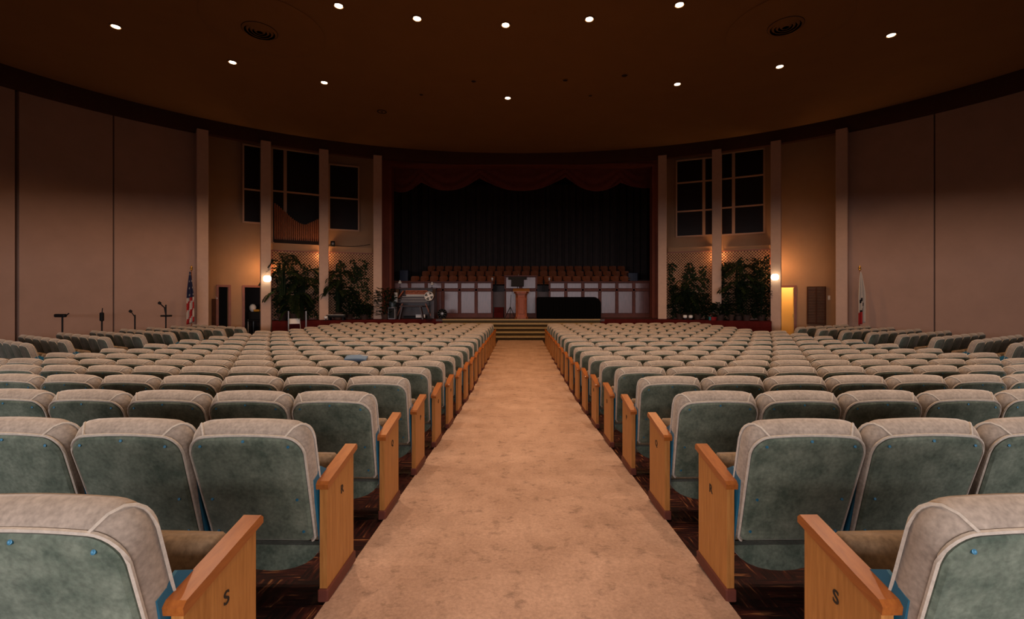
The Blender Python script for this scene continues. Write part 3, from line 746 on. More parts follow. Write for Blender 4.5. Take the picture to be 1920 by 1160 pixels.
for sx in (-1, 1):
    mb = MB(); mb.prism([(sx * .74, .95), (sx * .52, 1.28), (sx * .56, 1.30), (sx * .78, .98)], 'y', .1, .3); mb.build('stop_jamb', M['podium'], e)
mb = MB(); mb.tube([(-.5 + .1 * i, .36, 1.18 + .1 * abs(math.sin(i * PI / 2.5))) for i in range(11)], .02); mb.box(-.5, .5, .37, .40, 1.1, 1.32); mb.build('music_rack', M['podium'], e)
mb = MB(); mb.bbox(-.46, .46, .30, .345, 1.04, 1.12, .01); mb.build('music_sheet', M['ivory'], e)
for sx in (-1, 1):
    mb = MB(); mb.prism([(sx * .5, .7), (sx * .56, .7), (sx * .80, .12), (sx * .74, .12)], 'y', -.1, .0); mb.build('leg', M['doorred'], e)
mb = MB(); mb.box(-.5, .5, 0, .45, .03, .1)
for i in range(20): mb.box(-.48 + i * .05, -.455 + i * .05, -.12, .3, .1, .13)
mb.build('pedalboard', M['blackm'], e)
mb = MB(); mb.box(.1, .52, -.16, -.12, .06, .2); mb.build('expression_plate', M['white'], e)
b = tag(empty('organ_bench', (p.x, OD - .55, SZ)), 'dark wooden organ bench in front of the console keyboards', 'bench')
mb = MB(); mb.bbox(-.52, .52, -.16, .16, .56, .61, .012); mb.build('seat', M['consolewood'], b)
for sx in (-1, 1):
    mb = MB(); mb.prism([(sx * .40 - .03, .56), (sx * .40 + .03, .56), (sx * .52 + .03, 0), (sx * .52 - .03, 0)], 'y', -.13, .13); mb.build('leg', M['consolewood'], b)
# fan, drum-like case, speaker and lamp round the organ
p = at(805, 555, 20.5); e = tag(empty('standing_fan', (p.x, 20.5, SZ)), 'white round standing fan at the right of the organ console', 'fan')
zc = hz(555, 20.5) - SZ
mb = MB(); mb.lathe([(.16, 0), (.16, .02), (.02, .04), (.015, zc), (.001, zc)], 16); mb.build('stand', M['blackm'], e)
T = Matrix.Translation((0, -.06, zc)) @ Matrix.Rotation(PI / 2, 4, 'X')
mb = MB(); mb.lathe([(.20, -.04), (.21, 0), (.20, .05), (.185, .05), (.19, 0), (.185, -.04)], 24, T)
for i in range(16): a = 2 * PI * i / 16; mb.tube([T @ Vector((.04 * math.cos(a), .04 * math.sin(a), .055)), T @ Vector((.19 * math.cos(a), .19 * math.sin(a), .045))], .005, 4)
mb.build('cage', M['white'], e, True)
mb = MB(); mb.lathe([(.001, .05), (.05, .045), (.05, -.03), (.001, -.03)], 14, T); mb.build('hub', M['white'], e)
for i in range(4):
    mb = MB(); a = PI / 2 * i + .4; c, s_ = math.cos(a), math.sin(a); q = [(.04, -.03), (.17, -.07), (.175, .05), (.05, .03)]
    vs = [T @ Vector((x * c - y * s_, x * s_ + y * c, z_ + .15 * y)) for z_ in (-.008, .0) for (x, y) in q]
    mb.add(vs, [(0, 1, 2, 3), (7, 6, 5, 4), (0, 4, 5, 1), (1, 5, 6, 2), (2, 6, 7, 3), (3, 7, 4, 0)]); mb.build('blade', M['white'], e)
p = at(826, 0, 20.3); e = tag(empty('drum_fan', (p.x, 20.75, SZ)), 'dark round floor fan beside the organ at the foot of the rail', 'fan')
T = Matrix.Translation((0, 0, .24)) @ Matrix.Rotation(PI / 2, 4, 'X')
mb = MB(); mb.lathe([(.21, -.1), (.225, 0), (.21, .1), (.19, .1), (.20, 0), (.19, -.1), (.21, -.1)], 26, T); mb.build('housing', M['blackm'], e, True)
mb = MB(); mb.lathe([(.001, .06), (.06, .05), (.06, -.05), (.001, -.05)], 16, T)
for i in range(10): a = 2 * PI * i / 10; mb.tube([T @ Vector((.05 * math.cos(a), .05 * math.sin(a), .08)), T @ Vector((.195 * math.cos(a), .195 * math.sin(a), .08))], .006, 4)
mb.build('grille', M['grey'], e, True)
mb = MB(); mb.box(-.15, -.11, -.1, .1, 0, .1); mb.box(.11, .15, -.1, .1, 0, .1); mb.build('foot', M['blackm'], e)
p = at(731, 0, 20.0); e = tag(empty('floor_speaker', (p.x, 20.25, SZ)), 'grey box loudspeaker between the left stage column and the organ', 'speaker')
mb = MB(); mb.bbox(-.16, .16, 0, .3, 0, .55, .02); mb.build('cabinet', mat('grey cabinet', (.22, .22, .25), .6), e)
mb = MB(); mb.bbox(-.13, .13, -.012, 0, .05, .5, .006); mb.build('grille', M['blackm'], e)
mb = MB(); mb.lathe([(.14, .55), (.16, .75), (.14, .8), (.001, .8)], 16, Matrix.Translation((0, .15, 0))); o = mb.build('planter', mat('dark blue glaze', (.03, .05, .06), .4), None, True, (p.x, 20.25, SZ))
tag(o, 'small dark glazed pot standing on the grey loudspeaker', 'pot')
p = at(741, 555, 20.6); e = tag(empty('tower_speaker', (p.x, 20.75, SZ)), 'slim pale column loudspeaker at the left of the organ console', 'speaker')
mb = MB(); mb.lathe([(.12, 0), (.12, .02), (.015, .03), (.015, .75)], 12); mb.build('stand', M['blackm'], e)
mb = MB(); mb.bbox(-.07, .07, -.06, .06, .75, 1.2, .012); mb.build('cabinet', M['ivory'], e)
# small things on the choir rail and organ
for (px, py, m, nm, lb, cat) in ((750, 530, 'ivory', 'organ_lamp', 'small pale lamp head above the left of the organ', 'lamp'), (810, 533, 'ivory', 'organ_lamp', 'small pale lamp head on a dark stem above the right of the organ', 'lamp')):
    D = 21.35; p = at(px, py, D); e = tag(empty(nm, (p.x, D, SZ + 1.43)), lb, cat); h = p.z - SZ - 1.43
    mb = MB(); mb.lathe([(.05, 0), (.05, .02), (.012, .03), (.012, h), (.001, h)], 10); mb.build('stem', M['blackm'], e)
    mb = MB(); mb.lathe([(.02, h + .12), (.09, h), (.085, h - .03), (.001, h - .01)], 14); mb.build('shade', M[m], e, True)
for (x0, x1, y, lb) in ((749, 765, 506, 'dark projector-like case with a pale edge at the left end of the choir rows'), (1178, 1196, 511, 'dark blue case at the right end of the choir rows')):
    D = 24.3; a, c = at(x0, y, D), at(x1, y, D)
    mb = MB(); mb.bbox(a.x, c.x, D, D + .4, hz(tiers[1][2], 24.5) - .82, a.z, .02)
    tag(mb.build('equipment_case', mat('case blue', (.03, .035, .06), .35)), lb, 'case')

# ------------------------------------------------------------------ plants
def leaf(mb, p, d, up, L, W):
    d = d.normalized(); s_ = d.cross(up); s_ = s_.normalized() if s_.length > 1e-3 else Vector((1, 0, 0)); u = s_.cross(d)
    m1 = p + d * L * .5
    mb.add([p, m1 + s_ * W / 2 + u * W * .12, p + d * L - u * L * .15, m1 - s_ * W / 2 + u * W * .12], [(0, 1, 2, 3)])
def frond(mb, st, base, az, L, rise, droop, r, lw=.034):
    d = Vector((math.cos(az), math.sin(az), 0)); pts = []
    for i in range(9):
        u = i / 8; pts.append(base + d * (L * u * (1 - .12 * u)) + Vector((0, 0, rise * math.sin(min(1, u * 1.25) * PI / 2) - droop * u * u)))
    st.tube(pts, .012, 4, r1=.003)
    for i in range(18):
        u = .15 + .85 * i / 18; k = min(7, int(u * 8)); q = pts[k].lerp(pts[k + 1], u * 8 - k); t = (pts[k + 1] - pts[k]).normalized(); sd = t.cross(Vector((0, 0, 1))).normalized()
        for sg in (-1, 1): leaf(mb, q, t * .75 + sd * sg + Vector((0, 0, -.25 + .2 * r.random())), Vector((0, 0, 1)), L * .30 * math.sin(PI * (.15 + .8 * u)) + .08, lw * 1.6)
def pot(e, r0, h, m='pot'):
    mb = MB(); mb.lathe([(r0 * .7, 0), (r0, h * .9), (r0 * 1.08, h * .9), (r0 * 1.08, h), (r0 * .9, h), (r0 * .88, h * .85), (.001, h * .85)], 18); mb.build('pot', M[m], e, True)
def palm(px, s, height, n, seed, label, spread=1.0, z0=SZ, lean=0):
    n = int(n * 1.5)
    r = random.Random(seed); p = ray(px, s); e = tag(empty('potted_palm', (p.x, p.y, z0)), label, 'plant', 'plants along the lattice')
    pot(e, .2, .3); mb, st = MB(), MB()
    for k in range(n):
        a = 2 * PI * (k / n) + r.random(); hb = height * (.35 + .62 * r.random()); b = Vector(((r.random() - .5) * .12, (r.random() - .5) * .12, .27)); top = b + Vector((math.cos(a) * .1 + lean * hb * .2, math.sin(a) * .1, hb - .4))
        st.tube([b, b.lerp(top, .5) + Vector((0, 0, 0)), top], .014, 5); frond(mb, st, top, a, spread * (.55 + .4 * r.random()), .32, .35 + .3 * r.random(), r)
    mb.build('foliage', M['palm'], e, fix=False); st.build('stems', M['leaf'], e); return e
def vine(px0, px1, ytop, seed, label, s=SW - .052, dens=260, strands=5):
    r = random.Random(seed); T, L, D = local_frame(px0, px1, s); z1 = hz(ytop, D)
    c = ray((px0 + px1) / 2, s); e = tag(empty('climbing_vine', (c.x, c.y, SZ)), label, 'plant', 'plants along the lattice'); Ti = Matrix.Translation(-Vector((c.x, c.y, SZ))) @ T
    mb, st = MB(), MB()
    for k in range(strands):
        x = L * (k + .5) / strands; H = (z1 - SZ) * (.8 + .2 * r.random()); pts = []; xx = x
        for i in range(15):
            xx += (r.random() - .5) * .13; pts.append(Vector((min(L, max(0, xx)), -.02, SZ + .02 + H * i / 14)))
        st.tube([Ti @ q for q in pts], .009, 4)
        for j in range(dens // strands):
            u = r.random() * 13.99; i = int(u); q = pts[i].lerp(pts[i + 1], u - i) + Vector(((r.random() - .5) * .28, -.04 - .16 * r.random(), (r.random() - .5) * .15))
            leaf(mb, Ti @ q, (Ti.to_3x3() @ Vector((r.random() - .5, -.3 * r.random(), -.6 + .5 * r.random()))), Ti.to_3x3() @ Vector((0, -1, .3)), .10 + .07 * r.random(), .09)
    mb.build('foliage', M['leaf'], e, fix=False); st.build('stems', M['leaf'], e)
def bush(px, s, rad, h, seed, label, n=420, z0=SZ, big=.14, m='leaf'):
    n = int(n * 1.5)
    r = random.Random(seed); p = ray(px, s); e = tag(empty('leafy_shrub', (p.x, p.y, z0)), label, 'plant', 'plants along the lattice')
    pot(e, .17, .25); mb, st = MB(), MB()
    for k in range(9):
        a = r.random() * 6.28; st.tube([(0, 0, .2), (math.cos(a) * rad * .3, math.sin(a) * rad * .3, h * .6), (math.cos(a) * rad * .7, math.sin(a) * rad * .7, h * .95)], .01, 4)
    for k in range(n):
        a = r.random() * 6.28; v = r.random(); rr_ = rad * math.sqrt(r.random()) * (.55 + .45 * math.sin(PI * (.15 + .75 * v)))
        q = Vector((math.cos(a) * rr_, math.sin(a) * rr_, .18 + (h - .18) * v)); leaf(mb, q, Vector((math.cos(a), math.sin(a), r.random() * 1.2 - .3)), Vector((0, 0, 1)), big * (.7 + .6 * r.random()), big * .42)
    mb.build('foliage', M[m], e, fix=False); st.build('stems', M['leaf'], e)
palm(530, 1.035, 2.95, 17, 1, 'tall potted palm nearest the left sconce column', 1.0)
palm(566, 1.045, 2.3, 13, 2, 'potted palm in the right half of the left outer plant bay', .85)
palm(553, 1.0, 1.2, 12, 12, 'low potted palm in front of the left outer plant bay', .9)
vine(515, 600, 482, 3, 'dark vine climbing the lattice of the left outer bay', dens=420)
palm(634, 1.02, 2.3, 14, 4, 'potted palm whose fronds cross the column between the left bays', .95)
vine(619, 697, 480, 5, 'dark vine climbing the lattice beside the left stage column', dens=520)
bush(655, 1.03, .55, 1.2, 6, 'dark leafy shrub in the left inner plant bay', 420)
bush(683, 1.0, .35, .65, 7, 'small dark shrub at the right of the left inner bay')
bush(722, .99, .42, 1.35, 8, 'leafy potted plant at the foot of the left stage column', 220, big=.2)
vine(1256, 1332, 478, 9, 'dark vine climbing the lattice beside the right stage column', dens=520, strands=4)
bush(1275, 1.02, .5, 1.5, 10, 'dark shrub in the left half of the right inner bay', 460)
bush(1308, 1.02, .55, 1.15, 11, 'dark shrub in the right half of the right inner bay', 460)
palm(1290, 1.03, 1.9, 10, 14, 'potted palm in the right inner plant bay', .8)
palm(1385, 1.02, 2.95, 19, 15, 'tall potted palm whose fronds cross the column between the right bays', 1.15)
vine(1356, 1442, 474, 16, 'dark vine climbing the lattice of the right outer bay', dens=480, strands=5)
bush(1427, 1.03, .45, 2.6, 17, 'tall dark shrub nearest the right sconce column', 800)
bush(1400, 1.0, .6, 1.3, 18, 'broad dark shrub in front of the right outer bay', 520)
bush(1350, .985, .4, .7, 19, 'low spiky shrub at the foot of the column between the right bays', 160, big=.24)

# small things along the apron
def onapron(px, s=.985): return ray(px, s)
for (px, lb) in ((1284.5, 'left'), (1295, 'right')):
    p = onapron(px); e = tag(empty('footlight', (p.x, p.y, SZ)), 'small white spot lamp on the right apron, %s one of the pair' % lb, 'lamp')
    mb = MB(); mb.lathe([(.06, 0), (.06, .02), (.02, .03), (.02, .08)], 12); mb.build('foot', M['blackm'], e)
    mb = MB(); mb.lathe([(.05, .07), (.085, .1), (.085, .2), (.001, .21)], 14); mb.build('head', M['white'], e, True)
p = onapron(1337); e = tag(empty('flower_basket', (p.x, p.y, SZ)), 'red patterned basket on the right apron between the plants', 'basket')
mb = MB(); mb.lathe([(.12, 0), (.17, .14), (.16, .15), (.12, .02), (.001, .02)], 18); mb.build('bowl', M['red'], e, True)
mb = MB(); mb.tube([(-.16, 0, .14), (-.1, 0, .24), (0, 0, .27), (.1, 0, .24), (.16, 0, .14)], .012); mb.build('handle', M['red'], e, True)
p = onapron(1331, .975); mb = MB(); mb.bbox(-.04, .04, -.04, .04, 0, .16, .01); tag(mb.build('small_box', M['tealp'], None, False, (p.x, p.y, SZ)), 'small teal box left of the red basket', 'box')
p = onapron(1371); mb = MB(); mb.lathe([(.08, 0), (.13, .2), (.14, .2), (.14, .25), (.11, .25), (.1, .2), (.001, .2)], 16); tag(mb.build('clay_pot', M['pot'], None, True, (p.x, p.y, SZ)), 'empty brown clay pot right of the red basket', 'pot')
p = ray(632, .98); e = tag(empty('electric_keyboard', (p.x, p.y, SZ)), 'dark electric keyboard with pale keys on the left apron', 'keyboard')
mb = MB(); mb.bbox(-.42, .42, -.16, .16, .12, .22, .015); mb.build('case', M['blackm'], e)
mb = MB(); mb.box(-.34, .34, -.14, .02, .22, .24); mb.build('keys', M['ivory'], e)
for sx in (-1, 1): mb = MB(); mb.box(sx * .3 - .03, sx * .3 + .03, -.12, .12, 0, .12); mb.build('foot', M['blackm'], e)
p = ray(611, .972); e = tag(empty('footlight', (p.x, p.y, SZ)), 'small white spot lamp left of the electric keyboard', 'lamp')
mb = MB(); mb.lathe([(.06, 0), (.06, .02), (.02, .03), (.02, .08)], 12); mb.build('foot', M['blackm'], e)
mb = MB(); mb.lathe([(.05, .07), (.08, .1), (.08, .18), (.001, .19)], 14); mb.build('head', M['white'], e, True)
# slender poles, folding chair in front of the left outer bay
for (px, lb) in ((541, 'left'), (574, 'right')):
    p = ray(px, .945); mb = MB(); mb.lathe([(.14, 0), (.14, .02), (.028, .04), (.028, hz(583, p.y)), (.001, hz(583, p.y))], 12)
    tag(mb.build('stanchion', M['grey'], None, False, (p.x, p.y, 0)), 'grey metal stanchion post before the left plants, %s one of two' % lb, 'stanchion', 'stanchions before the left plants')
p = ray(553, .94); e = tag(empty('folding_chair', (p.x, p.y, 0), .6), 'pale grey folding chair between the two metal stanchions', 'chair')
mb = MB()
for sx in (-.21, .21): mb.tube([(sx, -.25, 0), (sx, .05, .5), (sx, .2, .98)], .014)
mb.build('back_frame', M['grey'], e)
mb = MB()
for sx in (-.19, .19): mb.tube([(sx, .28, 0), (sx, -.15, .46)], .014)
mb.build('leg_frame', M['grey'], e)
mb = MB(); mb.bbox(-.2, .2, -.18, .18, .46, .49, .01); mb.build('seat', M['grey'], e)
mb = MB(); T = Matrix.Translation((0, .17, .8)) @ Matrix.Rotation(-.3, 4, 'X'); mb.bbox(-.2, .2, -.01, .01, -.05, .17, .006, T); mb.build('backrest', M['white'], e)
# stored things seen through the open left doorway
T, L, D = local_frame(458, 500, SW)
c = T @ Vector((.5, .65, 0)); e = tag(empty('rolling_cart', (c.x, c.y, 0)), 'dark rolling cart with pale legs inside the open left doorway', 'cart')
mb = MB()
for sx in (-.28, .28):
    for sy in (-.2, .2): mb.tube([(sx, sy, 0.04), (sx, sy, .85)], .02)
mb.build('leg_frame', M['ivory'], e)
mb = MB(); mb.bbox(-.34, .34, -.25, .25, .78, .84, .01); mb.bbox(-.3, .3, -.22, .22, .2, .24, .01); mb.build('shelf', M['blackm'], e)
mb = MB(); mb.bbox(-.3, .3, -.2, .2, .84, 1.2, .03); tag(mb.build('equipment_case', M['blackm'], None, False, (c.x, c.y, 0)), 'black case standing on the cart inside the open left doorway', 'case')
mb = MB(); mb.bbox(-.05, .2, -.22, .0, 1.2, 1.3, .02); tag(mb.build('amber_box', M['yellow'], None, False, (c.x, c.y, 0)), 'small amber box on the black case in the open left doorway', 'box')
mb = MB(); mb.lathe([(.06, 1.2), (.13, 1.28), (.14, 1.42), (.08, 1.52), (.001, 1.54)], 16); tag(mb.build('white_helmet', M['white'], None, True, (c.x - .18, c.y - .02, 0)), 'white rounded object on the black case in the open left doorway', 'case')

# flags on their poles
def flag(px, s, label, kind):
    p = ray(px, s); z1 = hz(507, p.y); e = tag(empty('flag_on_pole', (p.x, p.y, 0)), label, 'flag')
    mb = MB(); mb.lathe([(.18, 0), (.18, .03), (.05, .07), (.02, .1), (.018, z1), (.001, z1)], 14); mb.build('pole', M['oakcap'], e)
    mb = MB(); mb.lathe([(.02, z1), (.045, z1 + .03), (.03, z1 + .07), (.05, z1 + .1), (.001, z1 + .2)], 10); mb.build('finial', M['brass'], e)
    mb = MB(); n, m_ = 40, 30; vs = []; H = 1.95; zt = z1 - .05
    for j in range(m_ + 1):
        v = j / m_; wd = .04 + .17 * min(1, v * 2.2) ** .8
        for i in range(n + 1):
            u = i / n; x = -.02 + wd * (u * 1.25 - .45); y = -.06 - .055 * math.sin(u * 15 + .8 * v) * min(1, v * 3) ; vs.append((x, y, zt - H * v + .12 * u * v))
    o0 = len(mb.v)
    for j in range(m_):
        for i in range(n):
            b = j * (n + 1) + i; v = j / m_; u = i / n
            if kind == 'stripes': mi = 0 if v < .48 else (1 if int((v * 6.5 + u * 2.4)) % 2 == 0 else 2)
            else: mi = 2 if v < .5 else ((3 if (int(v * 14 + u * 5) % 3 == 0 and .2 < u < .8) else 2) if v < .74 else (1 if u < .62 else 2))
            if kind == 'stripes' and mi == 0 and (i % 6 == 2 and j % 4 == 1): mi = 2
            mb.f.append((b, b + 1, b + n + 2, b + n + 1)); mb.m.append(mi)
    mb.v += vs
    o = mb.build('flag_cloth', [M['blue'], M['red'], M['flagwhite'], M['blackm']], e, True); q = o.modifiers.new('t', 'SOLIDIFY'); q.thickness = .006
    return e
flag(359, .985, 'furled flag with red and white stripes and dark blue field by the left column', 'stripes')
flag(1612, .985, 'furled white flag with red lower stripe by the right column', 'plain')

# stands along the left wall
for (px, py, hd, lb) in ((117, 592, 0, 'black stand with a flat head by the left wall, leftmost of four'), (191, 589, 1, 'black stand with an upright head by the left wall, second of four'),
                     (253, 590, 2, 'thin black boom stand by the left wall, third of four'), (311, 571, 3, 'tallest black stand by the left wall, nearest the striped flag')):
    p = ray(px, .955); h = hz(py, p.y); e = tag(empty('microphone_stand', (p.x, p.y, 0)), lb, 'stand')
    mb = MB(); mb.lathe([(.03, 0.0), (.022, .6), (.022, h), (.001, h)], 10); mb.build('pole', M['blackm'], e)
    mb = MB(); [mb.tube([(0, 0, .35), (.3 * math.cos(a), .3 * math.sin(a), .02)], .014) for a in (.3, 2.4, 4.5)]; mb.build('tripod', M['blackm'], e)
    mb = MB()
    if hd == 0: mb.bbox(-.22, .1, -.06, .06, h - .04, h + .06, .02); mb.tube([(.1, 0, h), (.2, 0, h + .08)], .015)
    elif hd == 1: mb.bbox(-.05, .05, -.05, .05, h - .22, h + .06, .02); mb.tube([(0, 0, h), (.02, 0, h + .2)], .012)
    elif hd == 2: mb.tube([(.02, 0, h - .1), (-.14, 0, h + .12)], .014); mb.lathe([(.001, h + .06), (.05, h + .1), (.05, h + .14), (.001, h + .18)], 10, Matrix.Translation((-.15, 0, 0)))
    else: mb.bbox(-.13, .16, -.1, .1, h - .42, h - .36, .015); mb.tube([(0, 0, h - .36), (-.05, 0, h - .1), (-.2, 0, h + .03)], .02); mb.lathe([(.001, h), (.05, h + .03), (.05, h + .08), (.001, h + .12)], 10, Matrix.Translation((-.22, 0, 0)))
    mb.build('head', M['blackm'], e)

# ------------------------------------------------------------------ auditorium seats
PITCH_X, PITCH_Y, AISLE = .545, .905, .968
def outline(hwt, hwb, zt, zb, rt, rb, k=7, arch=.016):
    pts = []
    def arc(cx_, cz_, r, a0, a1):
        for i in range(k + 1): a = a0 + (a1 - a0) * i / k; pts.append((cx_ + r * math.cos(a), cz_ + r * math.sin(a)))
    arc(hwb - rb, zb + rb, rb, -PI / 2, 0)
    for u in (.33, .66): pts.append((hwb + (hwt - hwb) * u, zb + rb + (zt - rt - zb - rb) * u))
    arc(hwt - rt, zt - rt, rt, 0, PI / 2)
    for u in (.66, .33, 0, -.33, -.66): pts.append(((hwt - rt) * u, zt))
    m2 = [(-x, z) for (x, z) in reversed(pts[:-5])]
    pts = pts + m2 + [(x, zb) for x in (-.12, 0, .12)]
    return [(x, z + arch * (1 - (x / hwt) ** 2) * max(0, min(1, (z - .5) / .25))) for (x, z) in pts]
def seat_ring(d, k, inset=0, hwt=.255):
    ol = outline(hwt - inset, .240 - inset, (.798 - inset), .27 + inset, .075, .03, k)
    lift = .062 * math.sin(PI / 2 * min(1, d / .09)); g = .012 * math.sin(PI * min(1, d / .14))
    out = []
    for (x, z) in ol:
        t = max(0, min(1, (z - .45) / .3)); x2 = x * (1 + g / .25); z2 = z + lift * t * t
        out.append(Vector((x2, d + (.80 - z2) * .30, z2)))
    return out
def loft(mb, rings, cap0=True, cap1=True):
    n = len(rings[0]); vs = [v for r in rings for v in r]; fs = []
    for k in range(len(rings) - 1):
        for i in range(n): fs.append((k * n + i, k * n + (i + 1) % n, (k + 1) * n + (i + 1) % n, (k + 1) * n + i))
    if cap0: fs.append(tuple(range(n - 1, -1, -1)))
    if cap1: fs.append(tuple((len(rings) - 1) * n + i for i in range(n)))
    mb.add(vs, fs)
def seat_parts(k=7, lod=False):
    P = []
    mb = MB(); rs = [seat_ring(d, k, i) for d, i in ((0.004, .004), (.02, 0), (.045, 0), (.07, 0), (.092, .004), (.112, .016), (.124, .04))]; loft(mb, rs); P.append(('backrest', mb, 'velour', 60))
    mb = MB(); r0 = [v + Vector((0, -.012, 0)) for v in seat_ring(0, k, .016)]; r1 = [v + Vector((0, -.004, 0)) for v in seat_ring(0, k, .006)]; r2 = [v + Vector((0, .006, 0)) for v in seat_ring(0, k, .006)]; loft(mb, [r0, r1, r2]); P.append(('back_panel', mb, 'board', 30))
    # rear piping all round, and the gusset seam on both sides
    mb = MB(); pr = [v + Vector((0, .002, 0)) for v in seat_ring(0, k, -.001)]; pr = pr[2:-5]; mb.tube(pr, .0062 if not lod else .010, 5 if not lod else 3)
    if not lod:
        n = len(seat_ring(0, k)); half = []
        for sg in (0, 1):
            path = []
            for i in range(2, 2 * k + 4):
                ii = i if sg == 0 else (n - 4 - i)
                u = (i - (k + 5)) / (k - 2); u = max(0, min(1, u)); d = .090 * (1 - u ** 2.4)
                j0 = ii % n; path.append(seat_ring(max(.002, d), k, -.0005)[j0])
            mb.tube(path, .0055, 4)
    P.append(('piping', mb, 'piping', 60))
    # tipped-up seat: cushion against the back, rounded pan below
    mb = MB(); T = Matrix.Translation((0, .245, .15)) @ Matrix.Rotation(-.17, 4, 'X')
    if lod: mb.box(-.235, .235, 0, .11, 0, .45, T)
    else:
        N = 18; rs = []
        for x, q in ((-.24, .55), (-.237, .85), (-.225, 1), (-.08, 1.03), (.08, 1.03), (.225, 1), (.237, .85), (.24, .55)):
            ring = []
            for i in range(N):
                a = 2 * PI * i / N; c, s_ = math.cos(a), math.sin(a); e_ = .45
                ring.append(T @ Vector((x, .058 + .058 * q * math.copysign(abs(c) ** e_, c), .24 + (.225 + .012 * q) * q ** .2 * math.copysign(abs(s_) ** e_, s_))))
            rs.append(ring)
        loft(mb, rs)
    P.append(('seat_cushion', mb, 'cushion', 50))
    mb = MB(); pts = [(-.238 * math.cos(a), .225 - .125 * math.sin(a)) for a in [PI * i / 12 for i in range(13)]]
    mb.prism(pts, 'y', .205, .245); P.append(('seat_pan', mb, 'board', 30))
    for sx in (-1, 1):
        x0, x1 = sorted((sx * .252, sx * .262)); mb = MB(); mb.prism([(.10, .58), (.17, .62), (.38, .50), (.38, .30), (.30, .15), (.20, .15), (.16, .3)], 'x', x0, x1)
        P.append(('side_bracket', mb, 'teal', False))
        mb = MB(); mb.prism([(.20, .15), (.30, .15), (.29, .03), (.36, 0), (.16, 0), (.22, .03)], 'x', x0, x1); P.append(('leg', mb, 'blackm', False))
    return P
SEAT = [(nm, mb.mesh(nm, M[m], sm), m) for nm, mb, m, sm in seat_parts()]
def seat_on(pt_x, z, off=-.014): return Vector((pt_x, (.80 - z) * .30 + off, z))
mb = MB()
for (x, z) in ((-.195, .765), (0, .79), (.195, .765), (-.195, .50), (.195, .50), (-.20, .33), (.20, .33)):
    c = seat_on(x, z); T = Matrix.Translation(c) @ Matrix.Rotation(PI / 2 - .29, 4, 'X'); mb.lathe([(.0065, -.003), (.0065, .0015), (.004, .002), (.001, .0015)], 10, T)
SCREWS = mb
# end panels
def end_meshes():
    a = MB(); a.prism([(.135, .06), (.455, .06), (.455, .600), (.135, .535)], 'x', 0, .034)
    b = MB(); prof = [(.118, .530), (.475, .603), (.475, .622), (.462, .634), (.128, .566), (.115, .553)]
    b.prism(prof, 'x', -.012, .048)
    c = MB(); c.bbox(-.008, .043, .125, .468, 0, .062, .006)
    return a.mesh('end_panel', M['oak']), b.mesh('armrest', M['oakcap']), c.mesh('plinth', M['mahogf'])
EM = end_meshes()
def obj(name, me, parent): o = bpy.data.objects.new(name, me); COL.objects.link(o); o.parent = parent; return o
def make_seat():
    e = empty('auditorium_seat')
    for nm, me, m in SEAT: obj(nm, me, e)
    return e
PROTO = make_seat(); used = [False]
LET = 'SRQPONMLKJHGFEDCBA'
LM = {}
def letter(ch, flip):
    cu = bpy.data.curves.new('row_letter', 'FONT'); cu.body = ch; cu.size = .058; cu.extrude = .0008; cu.align_x = 'CENTER'; cu.align_y = 'CENTER'; cu.materials.append(M['ink']); cu.offset = .0008
    t = bpy.data.objects.new('row_letter', cu); me = bpy.data.meshes.new_from_object(t); bpy.data.objects.remove(t); return me
rows = []
for n in range(1, 19): rows.append(1.98 + PITCH_Y * (n - 2))
def row_R(D): return max(24, 60 - 2.1 * D)
seats = []   # (size order, x, y, z, rz, kind, row, idx, side)
for n, D in enumerate(rows, 1):
    cnt = 12 if n < 14 else 11
    for sd in (-1, 1):
        for i in range(cnt):
            X = sd * (AISLE + PITCH_X * (i + .5)); Rr = row_R(D); y = D + X * X / (2 * Rr)
            if abs(X) - .3 > 1.16 * y + .25: continue
            seats.append((math.hypot(y, X * .55), X, y, floor_z(y), X / Rr, 'c', n, i + 1, sd))
for k in range(-1, 8):
    for sd in (-1, 1):
        ex = -(9.72 - .17 * max(0, k - 1)); ey = 8.95 + .76 * k
        for i in range(6):
            X = ex - PITCH_X * (i + .5) * .866; Y = ey + PITCH_X * (i + .5) * .5
            if abs(X) - .3 > 1.16 * Y: continue
            seats.append((math.hypot(Y, X * .35) + 1.2, -sd * X if sd > 0 else X, Y, 0, sd * PI / 6, 's', k + 2, i + 1, sd))
seats.sort(key=lambda s: s[0])
near, far = seats[:300], seats[300:]
SIDE = {-1: 'left', 1: 'right'}
scr_me = None
for (q, X, y, z, rz, kd, n, i, sd) in near:
    if used[0]: e = copy_tree(PROTO)
    else: e = PROTO; used[0] = True
    jit = (R_.random() - .5)
    e.location = (X, y, z); e.rotation_euler = (0, 0, rz + jit * .02)
    if kd == 'c':
        lab = 'green velour seat, %s row from camera, %s %s of the aisle' % (ORD[n], ORD[i], SIDE[sd]); grp = 'seats in the rows %s of the aisle' % SIDE[sd]
        if n == 1: lab = 'sage green velour aisle seat nearest the camera, %s of the aisle' % SIDE[sd] if i == 1 else lab
    else:
        lab = 'green velour seat, %s side block, %s row from camera, %s from its aisle' % (SIDE[sd], ORD[n], ORD[i]); grp = 'seats of the %s side block' % SIDE[sd]
    tag(e, lab, 'seat', grp)
PR = PROTO
bpy.context.view_layer.update()
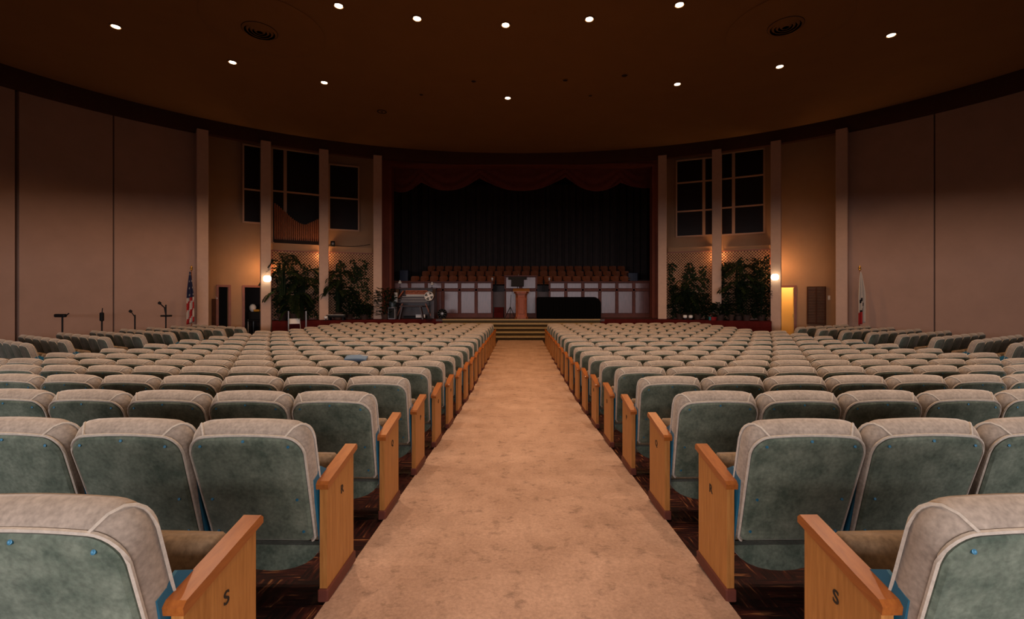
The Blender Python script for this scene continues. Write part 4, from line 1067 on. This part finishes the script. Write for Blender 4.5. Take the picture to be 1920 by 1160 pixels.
# details on the aisle seats and on the rows close enough to show their screws
cache = {}
sx_me = []
for (x, z) in ((-.195, .765), (0, .79), (.195, .765), (-.195, .50), (.195, .50), (-.20, .33), (.20, .33)):
    c = seat_on(x, z); b = MB(); b.lathe([(.0065, -.003), (.0065, .0015), (.004, .002), (.001, .0015)], 10, Matrix.Translation(c) @ Matrix.Rotation(PI / 2 - .29, 4, 'X')); sx_me.append(b.mesh('screw', M['screw']))
near_objs = [o for o in COL.objects if o.name.startswith('auditorium_seat')]
info = {}
for o in near_objs: info[o['label']] = o
for (q, X, y, z, rz, kd, n, i, sd) in near:
    if kd != 'c': continue
    lab = 'green velour seat, %s row from camera, %s %s of the aisle' % (ORD[n], ORD[i], SIDE[sd])
    if n == 1 and i == 1: lab = 'sage green velour aisle seat nearest the camera, %s of the aisle' % SIDE[sd]
    o = info[lab]
    if n <= 5 and i <= 8:
        for me in sx_me: obj('screw', me, o)
    if i == 1:
        ox = -.305 if sd > 0 else .271
        e = obj('end_panel', EM[0], o); e.location = (ox, 0, 0)
        obj('armrest', EM[1], e); obj('plinth', EM[2], e)
        if n <= 6:
            ch = LET[n - 1]; key = ch
            if key not in cache: cache[key] = letter(ch, False)
            t = bpy.data.objects.new('row_letter', cache[key]); COL.objects.link(t); t.parent = e
            t.rotation_euler = (PI / 2, 0, PI / 2 if sd < 0 else -PI / 2)
            t.location = (.0355 if sd < 0 else -.0015, .305, .455)
# the remaining far seats as one mass
LOD = seat_parts(2, True)
keys = ['velour', 'board', 'piping', 'cushion', 'teal', 'oak', 'oakcap', 'blackm']
mb = MB(); fv = []
for nm, b, m, sm in LOD: fv.append((b.v, b.f, keys.index(m)))
ep = MB(); ep.prism([(.135, 0), (.455, 0), (.455, .600), (.135, .535)], 'x', 0, .034); ea = MB(); ea.prism([(.118, .530), (.475, .603), (.475, .63), (.115, .556)], 'x', -.012, .048)
for (q, X, y, z, rz, kd, n, i, sd) in far:
    T = Matrix.Translation((X, y, z)) @ Matrix.Rotation(rz, 4, 'Z')
    for (v, f, mi) in fv: mb.mi = mi; mb.add([T @ Vector(p) for p in v], f)
    if i == 1:
        T2 = T @ Matrix.Translation((-.305 if sd > 0 else .271, 0, 0)); mb.mi = 5; mb.add([T2 @ Vector(p) for p in ep.v], ep.f); mb.mi = 6; mb.add([T2 @ Vector(p) for p in ea.v], ea.f)
o = mb.build('distant_seats', [M[k] for k in keys], None, 35)
tag(o, 'mass of distant sage green seats in the rows near the stage and along the side walls', 'seats', None, 'stuff')

# blue cloth over a seat back in the seventh row
p = at(672, 664, 6.65); yy = rows[6] + p.x ** 2 / (2 * row_R(rows[6]))
mb = MB(); vs = []; fs = []; ztop = floor_z(yy) + .868
prof = [(-.06, -.10), (-.045, -.03), (.02, .004), (.08, .012), (.13, -.02), (.15, -.09)]
for i in range(9):
    u = i / 8
    for (a, b) in prof: vs.append((p.x - .16 + .32 * u, yy + a + .008 * math.sin(u * 11), ztop + b - .02 * abs(u - .5)))
for i in range(8):
    for j in range(5): b = i * 6 + j; fs.append((b, b + 1, b + 7, b + 6))
mb.add(vs, fs); o = mb.build('draped_cloth', M['bluecloth'], None, True); s_ = o.modifiers.new('t', 'SOLIDIFY'); s_.thickness = .01
tag(o, 'small blue cloth draped over a seat back left of the aisle', 'cloth')
